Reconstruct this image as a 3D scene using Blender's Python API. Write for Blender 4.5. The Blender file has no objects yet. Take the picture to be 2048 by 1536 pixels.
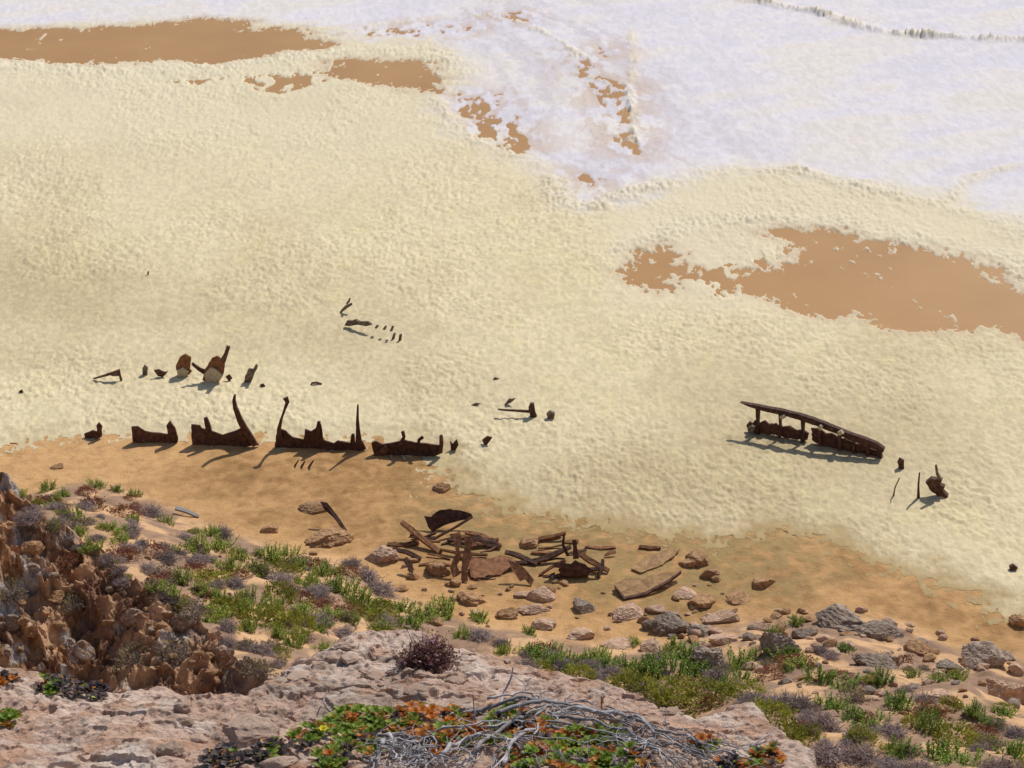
import bpy, math, random, bmesh
import numpy as np
from mathutils import Vector, Matrix, noise as mn
random.seed(7); np.random.seed(7)
C = bpy.context.scene.collection
R = math.radians
# ------------------------------------------------------------ camera geometry
H = 40.0; PITCH = R(24); F = 1024/math.tan(R(15))
sp, cp = math.sin(PITCH), math.cos(PITCH)
CAM = Vector((0,0,H))
def ray(px, py):
    u = (px-1024)/F; v = (768-py)/F
    return u, cp+v*sp, -sp+v*cp
def gp(px, py, z=0.0):
    a,b,c = ray(px,py); t = (z-H)/c
    return Vector((a*t, b*t, z))
# ------------------------------------------------------------ numpy noise
def hsh(ix, iy, s):
    ix = ix.astype(np.int64).astype(np.uint32); iy = iy.astype(np.int64).astype(np.uint32)
    n = ix*np.uint32(374761393) + iy*np.uint32(668265263) + np.uint32((s*974634777) & 0xffffffff)
    n = (n ^ (n >> np.uint32(13)))*np.uint32(1274126177)
    n = n ^ (n >> np.uint32(16)); n = n*np.uint32(2246822519); n = n ^ (n >> np.uint32(15))
    return n.astype(np.float64)/4294967296.0
def vn(x, y, s=0):
    x = np.asarray(x, float); y = np.asarray(y, float)
    ix = np.floor(x); iy = np.floor(y); fx = x-ix; fy = y-iy
    fx = fx*fx*(3-2*fx); fy = fy*fy*(3-2*fy)
    a = hsh(ix,iy,s); b = hsh(ix+1,iy,s); c = hsh(ix,iy+1,s); d = hsh(ix+1,iy+1,s)
    return (a*(1-fx)+b*fx)*(1-fy)+(c*(1-fx)+d*fx)*fy
def fbm(x, y, s=0, o=4, g=.5):
    t = 0; a = 1; n = 0
    for i in range(o):
        cs, sn = math.cos(.6*i), math.sin(.6*i)
        t = t+a*vn((x*cs-y*sn)*2**i+i*17.3, (x*sn+y*cs)*2**i-i*9.1, s+i); n += a; a *= g
    return t/n
def wor(x, y, s=0, cell=False):
    ix = np.floor(x); iy = np.floor(y); f1 = np.full(x.shape, 9.0); cv = np.zeros(x.shape)
    for i in (-1,0,1):
        for j in (-1,0,1):
            cx = ix+i; cy = iy+j
            dx = cx+hsh(cx,cy,s)-x; dy = cy+hsh(cx,cy,s+50)-y; q = dx*dx+dy*dy
            if cell: cv = np.where(q < f1, hsh(cx,cy,s+90), cv)
            f1 = np.minimum(f1, q)
    return cv if cell else np.sqrt(f1)
def ridged(x, y, s): return (1-np.abs(2*fbm(x,y,s,3)-1))**2
def sm(a, b, x):
    t = np.clip((x-a)/(b-a), 0, 1); return t*t*(3-2*t)
def mix(a, b, t): return a*(1-t)+b*t
def sdf(P, X, Y):       # positive inside
    d = np.full(X.shape, 1e9); ins = np.zeros(X.shape, bool); n = len(P)
    for i in range(n):
        x0,y0 = P[i]; x1,y1 = P[(i+1)%n]
        ex,ey = x1-x0, y1-y0; L = ex*ex+ey*ey+1e-12
        t = np.clip(((X-x0)*ex+(Y-y0)*ey)/L, 0, 1)
        d = np.minimum(d, (X-x0-t*ex)**2+(Y-y0-t*ey)**2)
        c = (y0 > Y) != (y1 > Y)
        xi = x0+(Y-y0)/(ey if abs(ey) > 1e-12 else 1e-12)*ex
        ins ^= c & (X < xi)
    return np.where(ins, 1, -1)*np.sqrt(d)
def line_d(P, X, Y):
    d = np.full(X.shape, 1e9)
    for (x0,y0),(x1,y1) in zip(P[:-1], P[1:]):
        ex,ey = x1-x0, y1-y0; L = ex*ex+ey*ey+1e-12
        t = np.clip(((X-x0)*ex+(Y-y0)*ey)/L, 0, 1)
        d = np.minimum(d, (X-x0-t*ex)**2+(Y-y0-t*ey)**2)
    return np.sqrt(d)
def W(pts): return [tuple(gp(*p)[:2]) for p in pts]
# ------------------------------------------------------------ tagging and meshes
def tag(o, label=None, cat=None, group=None, kind=None):
    if label: o['label'] = label
    if cat: o['category'] = cat
    if group: o['group'] = group
    if kind: o['kind'] = kind
    return o
def empty(name, loc, label, cat, group=None):
    o = bpy.data.objects.new(name, None); C.objects.link(o); o.location = loc; o.empty_display_size = .1
    return tag(o, label, cat, group)
def grid_mesh(name, X, Y, Z, col=None, mat=None, keep=None, smooth=True, whole=None):
    ny, nx = X.shape
    co = np.stack([X,Y,Z], -1).reshape(-1,3).astype(np.float32)
    i = np.arange(ny*nx).reshape(ny,nx)
    q = np.stack([i[:-1,:-1], i[:-1,1:], i[1:,1:], i[1:,:-1]], -1).reshape(-1,4)
    if keep is not None:
        k = keep[:-1,:-1]|keep[:-1,1:]|keep[1:,1:]|keep[1:,:-1]
        if whole is not None:      # cells that may only stay when all four corners are kept
            k &= ~whole[:-1,:-1] | (keep[:-1,:-1]&keep[:-1,1:]&keep[1:,1:]&keep[1:,:-1])
        q = q[k.reshape(-1)]
    a, b, c = co[q[0,0]], co[q[0,1]], co[q[0,2]]
    if np.cross(b-a, c-a)[2] < 0: q = q[:, ::-1]
    me = bpy.data.meshes.new(name); me.vertices.add(len(co)); me.vertices.foreach_set('co', co.ravel())
    me.loops.add(q.size); me.loops.foreach_set('vertex_index', np.ascontiguousarray(q).ravel().astype(np.int32))
    me.polygons.add(len(q)); me.polygons.foreach_set('loop_start', np.arange(0,q.size,4,dtype=np.int32))
    me.update(calc_edges=True)
    me.polygons.foreach_set('use_smooth', np.full(len(q), smooth))
    if col is not None:
        ca = me.color_attributes.new('Col','FLOAT_COLOR','POINT')
        c4 = np.concatenate([col.reshape(-1,3), np.ones((len(co),1))], 1).astype(np.float32)
        ca.data.foreach_set('color', c4.ravel())
    me.materials.append(mat)
    o = bpy.data.objects.new(name, me); C.objects.link(o); return o
class MB:
    def __init__(s): s.v = []; s.f = []
    def tube(s, pts, rad, n=6):
        pts = [Vector(p) for p in pts]; b0 = len(s.v); m = len(pts)
        up = Vector((.3,.2,1)).normalized()
        for i,p in enumerate(pts):
            d = (pts[min(i+1,m-1)]-pts[max(i-1,0)])
            if d.length < 1e-9: d = Vector((0,0,1))
            d.normalize(); a = d.cross(up)
            if a.length < .1: a = d.cross(Vector((1,0,0)))
            a.normalize(); b = d.cross(a); r = rad[i] if hasattr(rad,'__len__') else rad
            for k in range(n):
                t = 2*math.pi*k/n; s.v.append(p+a*(r*math.cos(t))+b*(r*math.sin(t)))
        for i in range(m-1):
            for k in range(n):
                k2 = (k+1)%n; s.f.append((b0+i*n+k, b0+i*n+k2, b0+(i+1)*n+k2, b0+(i+1)*n+k))
        s.f.append(tuple(b0+k for k in range(n))[::-1]); s.f.append(tuple(b0+(m-1)*n+k for k in range(n)))
    def quad(s, a, b, c, d):
        i = len(s.v); s.v += [a,b,c,d]; s.f.append((i,i+1,i+2,i+3))
    def tri(s, a, b, c):
        i = len(s.v); s.v += [a,b,c]; s.f.append((i,i+1,i+2))
    def leaf(s, base, d, nrm, L, w):            # spoon-shaped leaf
        d = d.normalized(); sd = d.cross(nrm)
        if sd.length < 1e-4: sd = Vector((1,0,0))
        sd.normalize(); up = sd.cross(d); i = len(s.v)
        for t,ww,z in ((0,.25,0),(.45,.85,.06),(.8,1,.0),(1,.45,-.06)):
            c = base+d*(L*t)+up*(L*z)
            s.v += [c-sd*(w*ww)+up*(L*.12*ww), c, c+sd*(w*ww)+up*(L*.12*ww)]
        for r in range(3):
            for k in range(2):
                a = i+r*3+k; s.f.append((a,a+1,a+4,a+3))
    def build(s, name, mat, parent=None, origin=(0,0,0), smooth=False):
        o3 = Vector(origin); me = bpy.data.meshes.new(name)
        me.from_pydata([tuple(Vector(v)-o3) for v in s.v], [], s.f)
        if smooth: me.polygons.foreach_set('use_smooth', [True]*len(me.polygons))
        me.materials.append(mat); o = bpy.data.objects.new(name, me); C.objects.link(o)
        if parent: o.parent = parent
        else: o.location = o3
        return o
# ------------------------------------------------------------ materials
def newmat(name):
    m = bpy.data.materials.new(name); m.use_nodes = True; n = m.node_tree.nodes; l = m.node_tree.links
    return m, n, l, n['Principled BSDF']
def ramp(n, cols, pos=None):
    r = n.new('ShaderNodeValToRGB'); e = r.color_ramp.elements
    pos = pos or [i/(len(cols)-1) for i in range(len(cols))]
    e[0].position = pos[0]; e[0].color = (*cols[0],1); e[1].position = pos[-1]; e[1].color = (*cols[-1],1)
    for p,c in list(zip(pos,cols))[1:-1]:
        x = e.new(p); x.color = (*c,1)
    return r
def noise_node(n, l, scale, detail=6, rough=.6, vec=None):
    t = n.new('ShaderNodeTexNoise'); t.inputs['Scale'].default_value = scale
    t.inputs['Detail'].default_value = detail; t.inputs['Roughness'].default_value = rough
    if vec: l.new(vec, t.inputs['Vector'])
    return t
def mat(name, cols, scale=3, pos=None, bump=.3, bscale=20, bdist=.02, rough=.9, attr=False, rnd=0, transl=0, spec=.3):
    m, n, l, b = newmat(name)
    tc = n.new('ShaderNodeTexCoord'); vec = tc.outputs['Object']
    t = noise_node(n,l,scale,8,.65,vec)
    rp = ramp(n, cols, pos or [.3+.4*i/(len(cols)-1) for i in range(len(cols))]); l.new(t.outputs['Fac'], rp.inputs['Fac'])
    out = rp.outputs['Color']
    if attr:
        a = n.new('ShaderNodeAttribute'); a.attribute_name = 'Col'
        mx = n.new('ShaderNodeMix'); mx.data_type = 'RGBA'; mx.blend_type = 'MULTIPLY'; mx.inputs[0].default_value = 1
        l.new(a.outputs['Color'], mx.inputs[6]); l.new(out, mx.inputs[7]); out = mx.outputs[2]
    if rnd:
        oi = n.new('ShaderNodeObjectInfo'); mr = n.new('ShaderNodeMapRange')
        mr.inputs[3].default_value = 1-rnd; mr.inputs[4].default_value = 1+rnd
        l.new(oi.outputs['Random'], mr.inputs[0])
        hs = n.new('ShaderNodeHueSaturation'); l.new(mr.outputs[0], hs.inputs['Value']); l.new(out, hs.inputs['Color']); out = hs.outputs['Color']
    l.new(out, b.inputs['Base Color']); b.inputs['Roughness'].default_value = rough
    b.inputs['Specular IOR Level'].default_value = spec
    if bump:
        bn = noise_node(n,l,bscale,8,.7,vec); bp = n.new('ShaderNodeBump')
        bp.inputs['Strength'].default_value = bump; bp.inputs['Distance'].default_value = bdist
        l.new(bn.outputs['Fac'], bp.inputs['Height']); l.new(bp.outputs['Normal'], b.inputs['Normal'])
    if transl:
        tr = n.new('ShaderNodeBsdfTranslucent'); l.new(out, tr.inputs['Color'])
        ms = n.new('ShaderNodeMixShader'); ms.inputs[0].default_value = transl
        l.new(b.outputs[0], ms.inputs[1]); l.new(tr.outputs[0], ms.inputs[2])
        l.new(ms.outputs[0], n['Material Output'].inputs['Surface'])
    return m
M = {}
M['foam'] = mat('foam', [(.86,.84,.79),(1,1,1)], 8, bump=.55, bscale=9, bdist=.06, rough=.9, attr=True, spec=.1)
M['sand'] = mat('sand', [(.70,.66,.60),(.97,.97,.97),(1.08,1.08,1.08)], 1.6, bump=.7, bscale=5, bdist=.09, attr=True)
M['water'] = mat('silty_water', [(.41,.20,.055),(.47,.245,.075)], .12, bump=.10, bscale=2.5, bdist=.03, rough=.42, spec=.2)
M['ledge'] = mat('pink_limestone', [(.44,.38,.34),(.84,.80,.77),(1.0,1.0,1.0),(1.1,1.09,1.07)], 12, pos=[.25,.42,.52,.75], bump=1, bscale=45, bdist=.018, attr=True)
M['crag'] = mat('brown_crag', [(.40,.33,.30),(.9,.9,.9),(1.25,1.25,1.25)], 2.8, bump=1, bscale=7, bdist=.14, attr=True)
M['rust'] = mat('rusty_iron', [(.03,.017,.012),(.09,.042,.028),(.18,.085,.055)], 5, bump=.6, bscale=14, bdist=.04, rough=.85, rnd=.25)
M['rust2'] = mat('orange_rust', [(.09,.038,.02),(.25,.11,.05),(.38,.19,.09)], 5, bump=.6, bscale=14, bdist=.04, rough=.9, rnd=.25)
M['rustgrey'] = mat('foam_dusted_iron', [(.07,.05,.04),(.16,.12,.09),(.34,.28,.19)], 6, bump=.8, bscale=14, bdist=.04)
M['tanplate'] = mat('sand_coated_iron', [(.18,.09,.04),(.38,.22,.10),(.50,.32,.15)], 3, bump=.8, bscale=8, bdist=.06)
M['foamclot'] = mat('foam_clot', [(.40,.32,.20),(.62,.54,.37)], 6, bump=.8, bscale=12, bdist=.05)
M['rk_brown'] = mat('brown_rock', [(.19,.095,.045),(.45,.25,.12),(.62,.38,.20)], 3, bump=.8, bscale=8, bdist=.08, rnd=.15)
M['rk_pink'] = mat('pink_rock', [(.30,.17,.105),(.56,.36,.235),(.70,.50,.37)], 3, bump=.7, bscale=8, bdist=.07, rnd=.12)
M['rk_grey'] = mat('grey_rock', [(.13,.09,.07),(.34,.255,.19),(.54,.43,.34)], 3.4, bump=.8, bscale=7, bdist=.10, rnd=.2)
M['rk_white'] = mat('lichen_rock', [(.18,.10,.06),(.40,.26,.17),(.62,.58,.54)], 2.5, pos=[.3,.52,.62], bump=.8, bscale=7, bdist=.08)
M['st_ledge'] = mat('ledge_stone', [(.40,.23,.14),(.64,.44,.32),(.74,.59,.47)], 14, bump=.8, bscale=60, bdist=.006, rnd=.12)
M['green'] = mat('bright_leaves', [(.18,.25,.03),(.31,.38,.05),(.46,.50,.09)], 5, bump=0, rough=.6, rnd=.22, transl=.45)
M['green2'] = mat('deep_leaves', [(.11,.19,.02),(.21,.32,.035),(.33,.43,.06)], 5, bump=0, rough=.6, rnd=.22, transl=.45)
M['stem'] = mat('green_stem', [(.15,.14,.05),(.26,.24,.08)], 5, bump=0, rough=.7)
M['grey'] = mat('dry_twigs', [(.20,.145,.135),(.36,.275,.25),(.48,.39,.35)], 6, bump=0, rnd=.2, transl=.2)
M['sage'] = mat('sage_leaves', [(.15,.125,.07),(.26,.21,.12),(.36,.30,.18)], 6, bump=0, rnd=.2, transl=.25)
M['red'] = mat('maroon_leaves', [(.17,.05,.04),(.30,.12,.07),(.32,.23,.09)], 4, bump=0, rnd=.2, transl=.3)
M['olive'] = mat('olive_leaves', [(.16,.17,.025),(.28,.28,.04),(.42,.37,.07)], 4, bump=0, rnd=.2, transl=.35)
M['deadwood'] = mat('dead_wood', [(.14,.12,.115),(.34,.31,.305),(.52,.485,.485)], 30, bump=.6, bscale=120, bdist=.003, rnd=.3)
M['su_green'] = mat('succulent_green', [(.09,.15,.015),(.22,.31,.03),(.42,.47,.07)], 12, bump=.1, bscale=60, bdist=.002, rough=.55, spec=.25, transl=.35, rnd=.2)
M['su_orange'] = mat('succulent_orange', [(.30,.07,.02),(.60,.21,.035),(.66,.38,.08)], 12, bump=.1, bscale=60, bdist=.002, rough=.55, spec=.25, transl=.35, rnd=.2)
M['su_dead'] = mat('withered_leaves', [(.025,.018,.018),(.08,.055,.05),(.20,.14,.13)], 18, bump=.2, bscale=60, bdist=.003, rough=.7)
M['flower'] = mat('pink_flower', [(.6,.32,.42),(.75,.5,.58)], 10, bump=0, transl=.3)
M['yflower'] = mat('yellow_flower', [(.8,.62,.03),(.85,.7,.05)], 10, bump=0, transl=.3)
M['purp'] = mat('dark_purple_twigs', [(.07,.03,.03),(.18,.075,.07),(.28,.14,.12)], 20, bump=0)
M['purpleaf'] = mat('reddish_purple_leaves', [(.06,.06,.018),(.17,.075,.055),(.26,.12,.09)], 30, bump=0, transl=.2)
# ------------------------------------------------------------ terrain (beach + dune)
toe_px = [(-500,1010),(-100,1005),(0,995),(60,985),(100,968),(200,952),(260,968),(330,1000),(400,1030),(480,1062),(600,1092),(700,1112),(760,1160),(850,1200),(950,1235),(1100,1265),(1250,1280),(1350,1262),(1500,1228),(1650,1215),(1800,1235),(1900,1285),(2048,1305),(2500,1330)]
toe = W(toe_px); tx = np.array([p[0] for p in toe]); ty = np.array([p[1] for p in toe])
o_ = np.argsort(tx); tx = tx[o_]; ty = ty[o_]
YD = gp(1024,760).y
def T(x, y):
    x = np.asarray(x, float); y = np.asarray(y, float)
    d = np.interp(x, tx, ty)-y
    z = .36*np.where(d > 0, d*d/(d+1.5), 0)
    s = sm(-.5, 3, d)
    z = z+s*(.9*(fbm(x/5,y/5,3,3)-.5)+.45*(fbm(x/1.2,y/1.2,5,3)-.5))
    z = z+s*sm(9, 14, x)*.6*(fbm(x/1.5,y/1.5,9,4)-.5)
    z = z+.05*(fbm(x/2.5,y/2.5,11,3)-.5)-.4*sm(0,25,y-YD)
    z = z+.09*(fbm(x/.6,y/.6,12,3)-.5)
    z = z+np.where(y < 38, (38-y)*.35, 0)
    return z
xs = np.concatenate([np.linspace(-260,-27,40)[:-1], np.arange(-27,27,.11), np.linspace(27,260,40)])
ys = np.concatenate([np.linspace(3,38,60)[:-1], np.arange(38,93,.11), np.linspace(93,330,60)])
X, Y = np.meshgrid(xs, ys); Z = T(X,Y)
d = np.interp(X,tx,ty)-Y
sand = np.array([.64,.365,.15]); wet = np.array([.36,.19,.064]); dune = np.array([.62,.375,.19]); litter = np.array([.27,.165,.11]); olive = np.array([.36,.245,.095])
wetp = W([(330,950),(600,880),(860,900),(1000,1020),(1500,1080),(1650,1100),(1900,1200),(2100,1260),(2100,1300),(1700,1205),(1480,1225),(1300,1250),(1100,1230),(900,1180),(780,1130),(640,1085),(480,1040)])
n1 = fbm(X/1.6,Y/1.6,21,5); n2 = fbm(X/.5,Y/.5,22,4); n3 = fbm(X/.25,Y/.4,23,3)
wm = sm(-2.0,1.8,sdf(wetp,X,Y)+3.2*(n1-.5))*(.35+.7*sm(.33,.66,n1*.35+n2*.35+n3*.3))
col = mix(sand, wet, np.clip(wm,0,1)[...,None])
olp = W([(900,930),(1000,1000),(1500,1060),(1640,1070),(1640,1150),(1500,1180),(1300,1190),(1050,1150),(860,1040)])
om = (sm(-3.0,1.2,sdf(olp,X,Y)+4*(n1-.5))*sm(.25,.6,n2))[...,None]*.8
col = mix(col, olive, om)
dm = sm(-.3,1.5,d)[...,None]
lm = sm(.37,.56,fbm(X/1.1,Y/1.1,31,5))[...,None]
col = mix(col, mix(dune,litter,lm*.85), dm)
o = grid_mesh('beach', X, Y, Z, col, M['sand']); tag(o, kind='structure')
def hit(px, py, fn=T, t0=30, t1=140, n=900):
    a,b,c = ray(px,py); t = np.linspace(t0,t1,n)
    z = H+c*t; h = fn(a*t,b*t); k = np.argmax(z < h)
    if not (z < h).any(): k = n-1
    k = max(k,1); lo, hi = t[k-1], t[k]
    tt = np.linspace(lo,hi,12); kk = np.argmax((H+c*tt) < fn(a*tt,b*tt)); tq = tt[kk]
    return Vector((a*tq,b*tq,H+c*tq))
# ------------------------------------------------------------ brown crag on the left
cr_px = [(-700,830,52),(-300,850,52),(-100,890,51),(0,960,50),(40,1000,49.5),(90,1055,49),(150,1102,48.5),(200,1146,48),(250,1180,47.3),(310,1195,46.6),(370,1228,45.8),(420,1262,45),(470,1310,44),(510,1352,43),(560,1400,42)]
cw = []
for px,py,yy in cr_px:
    a,b,c = ray(px,py); t = yy/b; cw.append((a*t,yy,H+c*t))
cw = np.array(cw)
def Crag(x, y):
    x = np.asarray(x,float); y = np.asarray(y,float)
    yr = np.interp(x,cw[:,0],cw[:,1])+1.2*(fbm(x/2.,x*0+3,41,3)-.5)
    zr = np.interp(x,cw[:,0],cw[:,2])-np.where(x > cw[-1,0],(x-cw[-1,0])*1.5,0)
    d = y-yr
    z = zr-np.where(d > 0, d*1.3, -d*.30)
    wx = x+.6*(fbm(x/.5,y/.5,47,4)-.5); wy = y+.6*(fbm(x/.5,y/.5,48,4)-.5)
    b1 = wor(wx/1.0+wy*.3,wy/.9,42,True); b2 = wor(wx/.36-wy*.4,wy/.34,43,True); b3 = wor(wx/.16,wy/.15+wx,44,True)
    z = z+.42*(b1-.5)+.24*(b2-.5)+.10*(b3-.5)+.75*(ridged(x/3+y/4,y/3.5,45)-.6)+.45*(ridged(x/.9,y/.9,49)-.6)+.20*(ridged(x/.3,y/.3,46)-.6)+.1
    return z
xs = np.arange(-20,-4.2,.045); ys = np.arange(33,58,.05)
X,Y = np.meshgrid(xs,ys); Z = Crag(X,Y); Tz = T(X,Y)
a1 = fbm(X/.8,Y/.8,51,5)[...,None]; a2 = fbm(X/.5,Y/.4,52,5)
cc = mix(np.array([.30,.155,.085]), np.array([.60,.36,.20]), sm(.32,.62,a1))
wx = X+.6*(fbm(X/.5,Y/.5,47,4)-.5); wy = Y+.6*(fbm(X/.5,Y/.5,48,4)-.5)
bb = wor(wx/.36-wy*.4,wy/.34,43,True)[...,None]; b1_ = wor(wx/1.0+wy*.3,wy/.9,42,True)[...,None]
cc = cc*(.60+.45*bb+.35*b1_)
cc = mix(cc, np.array([.34,.28,.24]), (sm(.5,.62,fbm(X/1,Y/1,55,4))[...,None])*.5)
cc = mix(cc, np.array([.62,.33,.14]), (sm(.53,.66,fbm(X/2,Y/2,53,3))[...,None])*.55)
lich = (sm(.54,.58,a2)*sm(.47,.56,fbm(X/1.5,Y/1.5,54,3)))[...,None]
cc = mix(cc, np.array([.62,.57,.52]), lich*.85)
o = grid_mesh('cliff', X, Y, Z, cc, M['crag'], keep=Z > Tz-.5, smooth=False); tag(o, kind='structure')
def TC(x,y): return np.maximum(T(x,y), np.where((np.asarray(x) < -4.2)&(np.asarray(y) > 33)&(np.asarray(y) < 58), Crag(x,y), -99))
# ------------------------------------------------------------ sea
me = bpy.data.meshes.new('sea'); y0 = gp(1024,760).y
me.from_pydata([(-6000,y0,.02),(6000,y0,.02),(6000,9000,.02),(-6000,9000,.02)],[],[(0,1,2,3)]); me.materials.append(M['water'])
o = bpy.data.objects.new('sea',me); C.objects.link(o); tag(o,kind='structure')
# ------------------------------------------------------------ foam
gx = np.arange(-260,2320,2.0); gy = np.arange(-150,1310,2.0)
GX, GY = np.meshgrid(gx,gy)
u = (GX-1024)/F; v = (768-GY)/F; dz = -sp+v*cp; t = -H/dz
X = u*t; Y = (cp+v*sp)*t
Wp = W([(-400,-300),(2500,-300),(2500,560),(2048,450),(1900,405),(1750,375),(1600,345),(1450,345),(1340,372),(1230,425),(1150,430),(1120,400),(1090,350),(1000,300),(920,270),(875,215),(880,180),(920,150),(905,115),(860,82),(700,82),(640,60),(500,45),(390,38),(0,60),(-400,60)])
A = [[(-400,66),(0,60),(100,58),(250,54),(380,44),(410,38),(495,44),(490,58),(560,56),(610,60),(625,82),(680,90),(640,100),(560,108),(470,122),(430,131),(330,124),(220,131),(120,129),(60,122),(0,116),(-400,129)],
 [(640,126),(720,118),(820,121),(865,126),(862,150),(890,158),(878,186),(820,182),(760,172),(690,162),(650,150)],
 [(1228,545),(1262,525),(1275,508),(1310,486),(1340,503),(1375,525),(1395,540),(1380,555),(1345,560),(1360,582),(1300,577),(1240,562)],
 [(1585,458),(1640,456),(1700,468),(1850,494),(1960,520),(1990,540),(2010,566),(2048,582),(2500,620),(2500,720),(2048,674),(1960,664),(1880,660),(1820,664),(1760,659),(1700,634),(1640,639),(1590,629),(1540,604),(1470,584),(1465,560),(1490,545),(1580,520),(1590,490),(1530,474)]]
speck = [[(950,290),(940,262),(975,235),(1020,230),(1060,300),(1050,320),(990,295)],
 [(760,62),(840,50),(960,58),(850,74),(700,72)],[(985,35),(1040,26),(1050,42),(1010,45)],
 [(280,165),(450,155),(640,140),(660,165),(560,190),(440,172)],
 [(1150,110),(1180,118),(1186,150),(1235,166),(1262,172),(1268,230),(1275,310),(1235,300),(1215,220),(1185,178),(1158,150)],[(1200,180),(1262,172),(1268,260),(1240,290)],
 [(1380,545),(1500,520),(1600,480),(1480,590),(1400,600),(1340,585)],[(905,180),(940,200),(1000,190),(960,240),(920,235)],[(1150,350),(1200,355),(1180,375)],[(1205,95),(1225,105),(1215,112)]]
Sh = W([(-600,-400),(2700,-400),(2700,1330),(2048,1262),(1990,1250),(1950,1220),(1850,1182),(1750,1150),(1690,1110),(1630,1085),(1560,1078),(1440,1098),(1300,1088),(1180,1066),(1080,1045),(1000,1030),(930,1000),(870,975),(848,950),(852,920),(800,895),(720,892),(560,888),(400,884),(260,880),(200,882),(130,885),(60,895),(0,903),(-300,915),(-600,915)])
e1 = fbm(X/1.4,Y/1.4,61,5)-.5; e2 = fbm(X/.45,Y/.6,62,3)-.5; e3 = fbm(X/.16,Y/.28,63,3)-.5
dW = sdf(Wp,X,Y)+4.0*e1+1.5*e2
dS = sdf(Sh,X,Y)+1.5*e1+1.2*e2+.9*e3
dH = np.full(X.shape,-99.)
for a in A: dH = np.maximum(dH, sdf(W(a),X,Y))
dH0 = dH+2.2*e1
dH = dH0+1.4*e2+1.2*e3
fl = fbm(X/.6,Y/1.1,66,5,.6); flz = fbm(X/4,Y/9,68,3)
flecks = sm(.56,.61,fl)*sm(2.4,.2,dH)+sm(.66,.70,fl)*sm(.5,.62,flz)
dSp = np.full(X.shape,-99.)
for a in speck: dSp = np.maximum(dSp, sdf(W(a),X,Y))
spn = fbm(X/.75+Y*.14,Y/1.9-X*.3,67,5,.55)
spk = sm(-1.2,2.0,dSp)*sm(.53,.57,spn+.02*sm(0,3,dSp))
hole = np.maximum(sm(-.2,.4,dH)*(1-np.clip(flecks,0,1)), spk)
far = sm(95,140,Y)
L1 = 1-wor(X/.40+.8*e1,Y/.50,71); L2 = 1-wor(X/.2,Y/.28,72); L3 = 1-wor(X/.95+e1,Y/1.3,73)
big = fbm(X/3,Y/4,74,4)
patch = .5+.7*sm(.35,.65,fbm(X/4,Y/6,75,3))
fine = fbm(X/.20,Y/.28,76,2)-.5; mid_ = fbm(X/.45,Y/.6,92,3)-.5
lump = patch*(.030*L1+.03*L2+.015*L3*(.5+far)+.11*fine+.055*mid_*(1+far))
near_h = sm(.2,-2.5,dH0)
cream = .05+(.10*(big-.3)+lump)*(.40+.60*near_h)
flow = line_d(W([(1000,-60),(1040,40),(1110,80),(1160,130),(1200,180),(1262,290),(1330,350)]),X,Y)
ang = X/16+Y/60
strk = fbm(flow/1.1+2*e1,Y/14+X/30,93,4); strk2 = fbm(X/11+Y/7,Y/3.2-X/5,94,4)
rip = ridged(X/1.3+Y*.1,Y/1.3,77)
white = .055+.022*(rip-.5)+.05*(fbm(X/.28+Y*.2,Y/.6,78,3)-.5)+.07*(strk-.5)*sm(16,3,flow)+.04*(strk2-.5)
wmk = sm(-2.0,3.0,dW)
h = mix(cream,white,wmk)
ridges = [([(375,36),(440,40),(500,48)],.35,.2),([(1450,-5),(1550,10),(1640,28),(1700,48),(1780,68),(1900,76),(2048,82),(2300,90)],.7,.45),
 ([(1020,38),(1080,62),(1130,90),(1155,112)],.4,.18),([(1180,155),(1225,168),(1258,172),(1266,230),(1268,285)],.35,.22),([(0,135),(200,140),(430,138),(560,118),(700,104),(850,104),(900,120),(895,155)],1.8,.10),
 ([(1240,500),(1300,480),(1400,440),(1600,440),(1750,462),(1900,495),(2000,512),(2048,560)],1.2,.07),([(1200,410),(1260,390),(1340,368),(1450,342),(1600,342)],1.0,.13),([(650,76),(760,50),(900,38),(1000,28)],.4,.14),
 ([(870,200),(920,268),(1000,300),(1080,332),(1110,375),(1135,412)],.8,.10),([(1600,345),(1700,372),(1800,392),(1900,420),(1990,440),(2048,470)],.7,.09),([(1900,395),(1960,350),(2020,335),(2100,330)],.6,.09),([(1262,60),(1272,120),(1262,170)],.4,.10)]
rsum = np.zeros(X.shape)
for pts,wd,am in ridges:
    q = np.exp(-((line_d(W(pts),X,Y)+1.2*e1)/wd)**2)*(.5+.8*sm(.3,.6,fbm(X/2,Y/2,95,2)))
    rsum = np.maximum(rsum,np.clip(q,0,1)); h = h+q*am*(.35+.4*L3+.3*L1+1.6*fine+1.2*mid_)*(1-hole)
h = np.maximum(h,.03)
h = mix(h, -.10, hole)
edge = sm(-.2,3.0,dS)
film = .006+.012*fbm(X/.3,Y/.3,90,3)
h = np.where(dS > -.9, mix(film,h,edge), -.3)
lacen = fbm(X/.30,Y/.42,91,5,.6)
cover = sm(-.9,2.2,dS)+.9*(lacen-.5)*2*sm(4,0,dS)
h = np.where((cover < .30)&(dS < 3.2), -.25, h)
terr = T(X,Y)
h = np.where((h > -.05)&(Y < YD+1)&(dS < 3.4), np.maximum(h*edge, terr+.008+.3*np.maximum(h,0)*edge), h)
keep = (h > -.2)&(hole < .995)
def blob(cx,cy,sx,sy): return np.exp(-((GX-cx)/sx)**2-((GY-cy)/sy)**2)
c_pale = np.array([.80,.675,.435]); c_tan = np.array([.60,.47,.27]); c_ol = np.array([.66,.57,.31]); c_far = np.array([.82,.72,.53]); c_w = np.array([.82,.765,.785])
c = mix(c_tan+0*X[...,None], c_pale, sm(.25,.6,fbm(X/5,Y/8,81,4))[...,None]*.35+.60)
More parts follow.
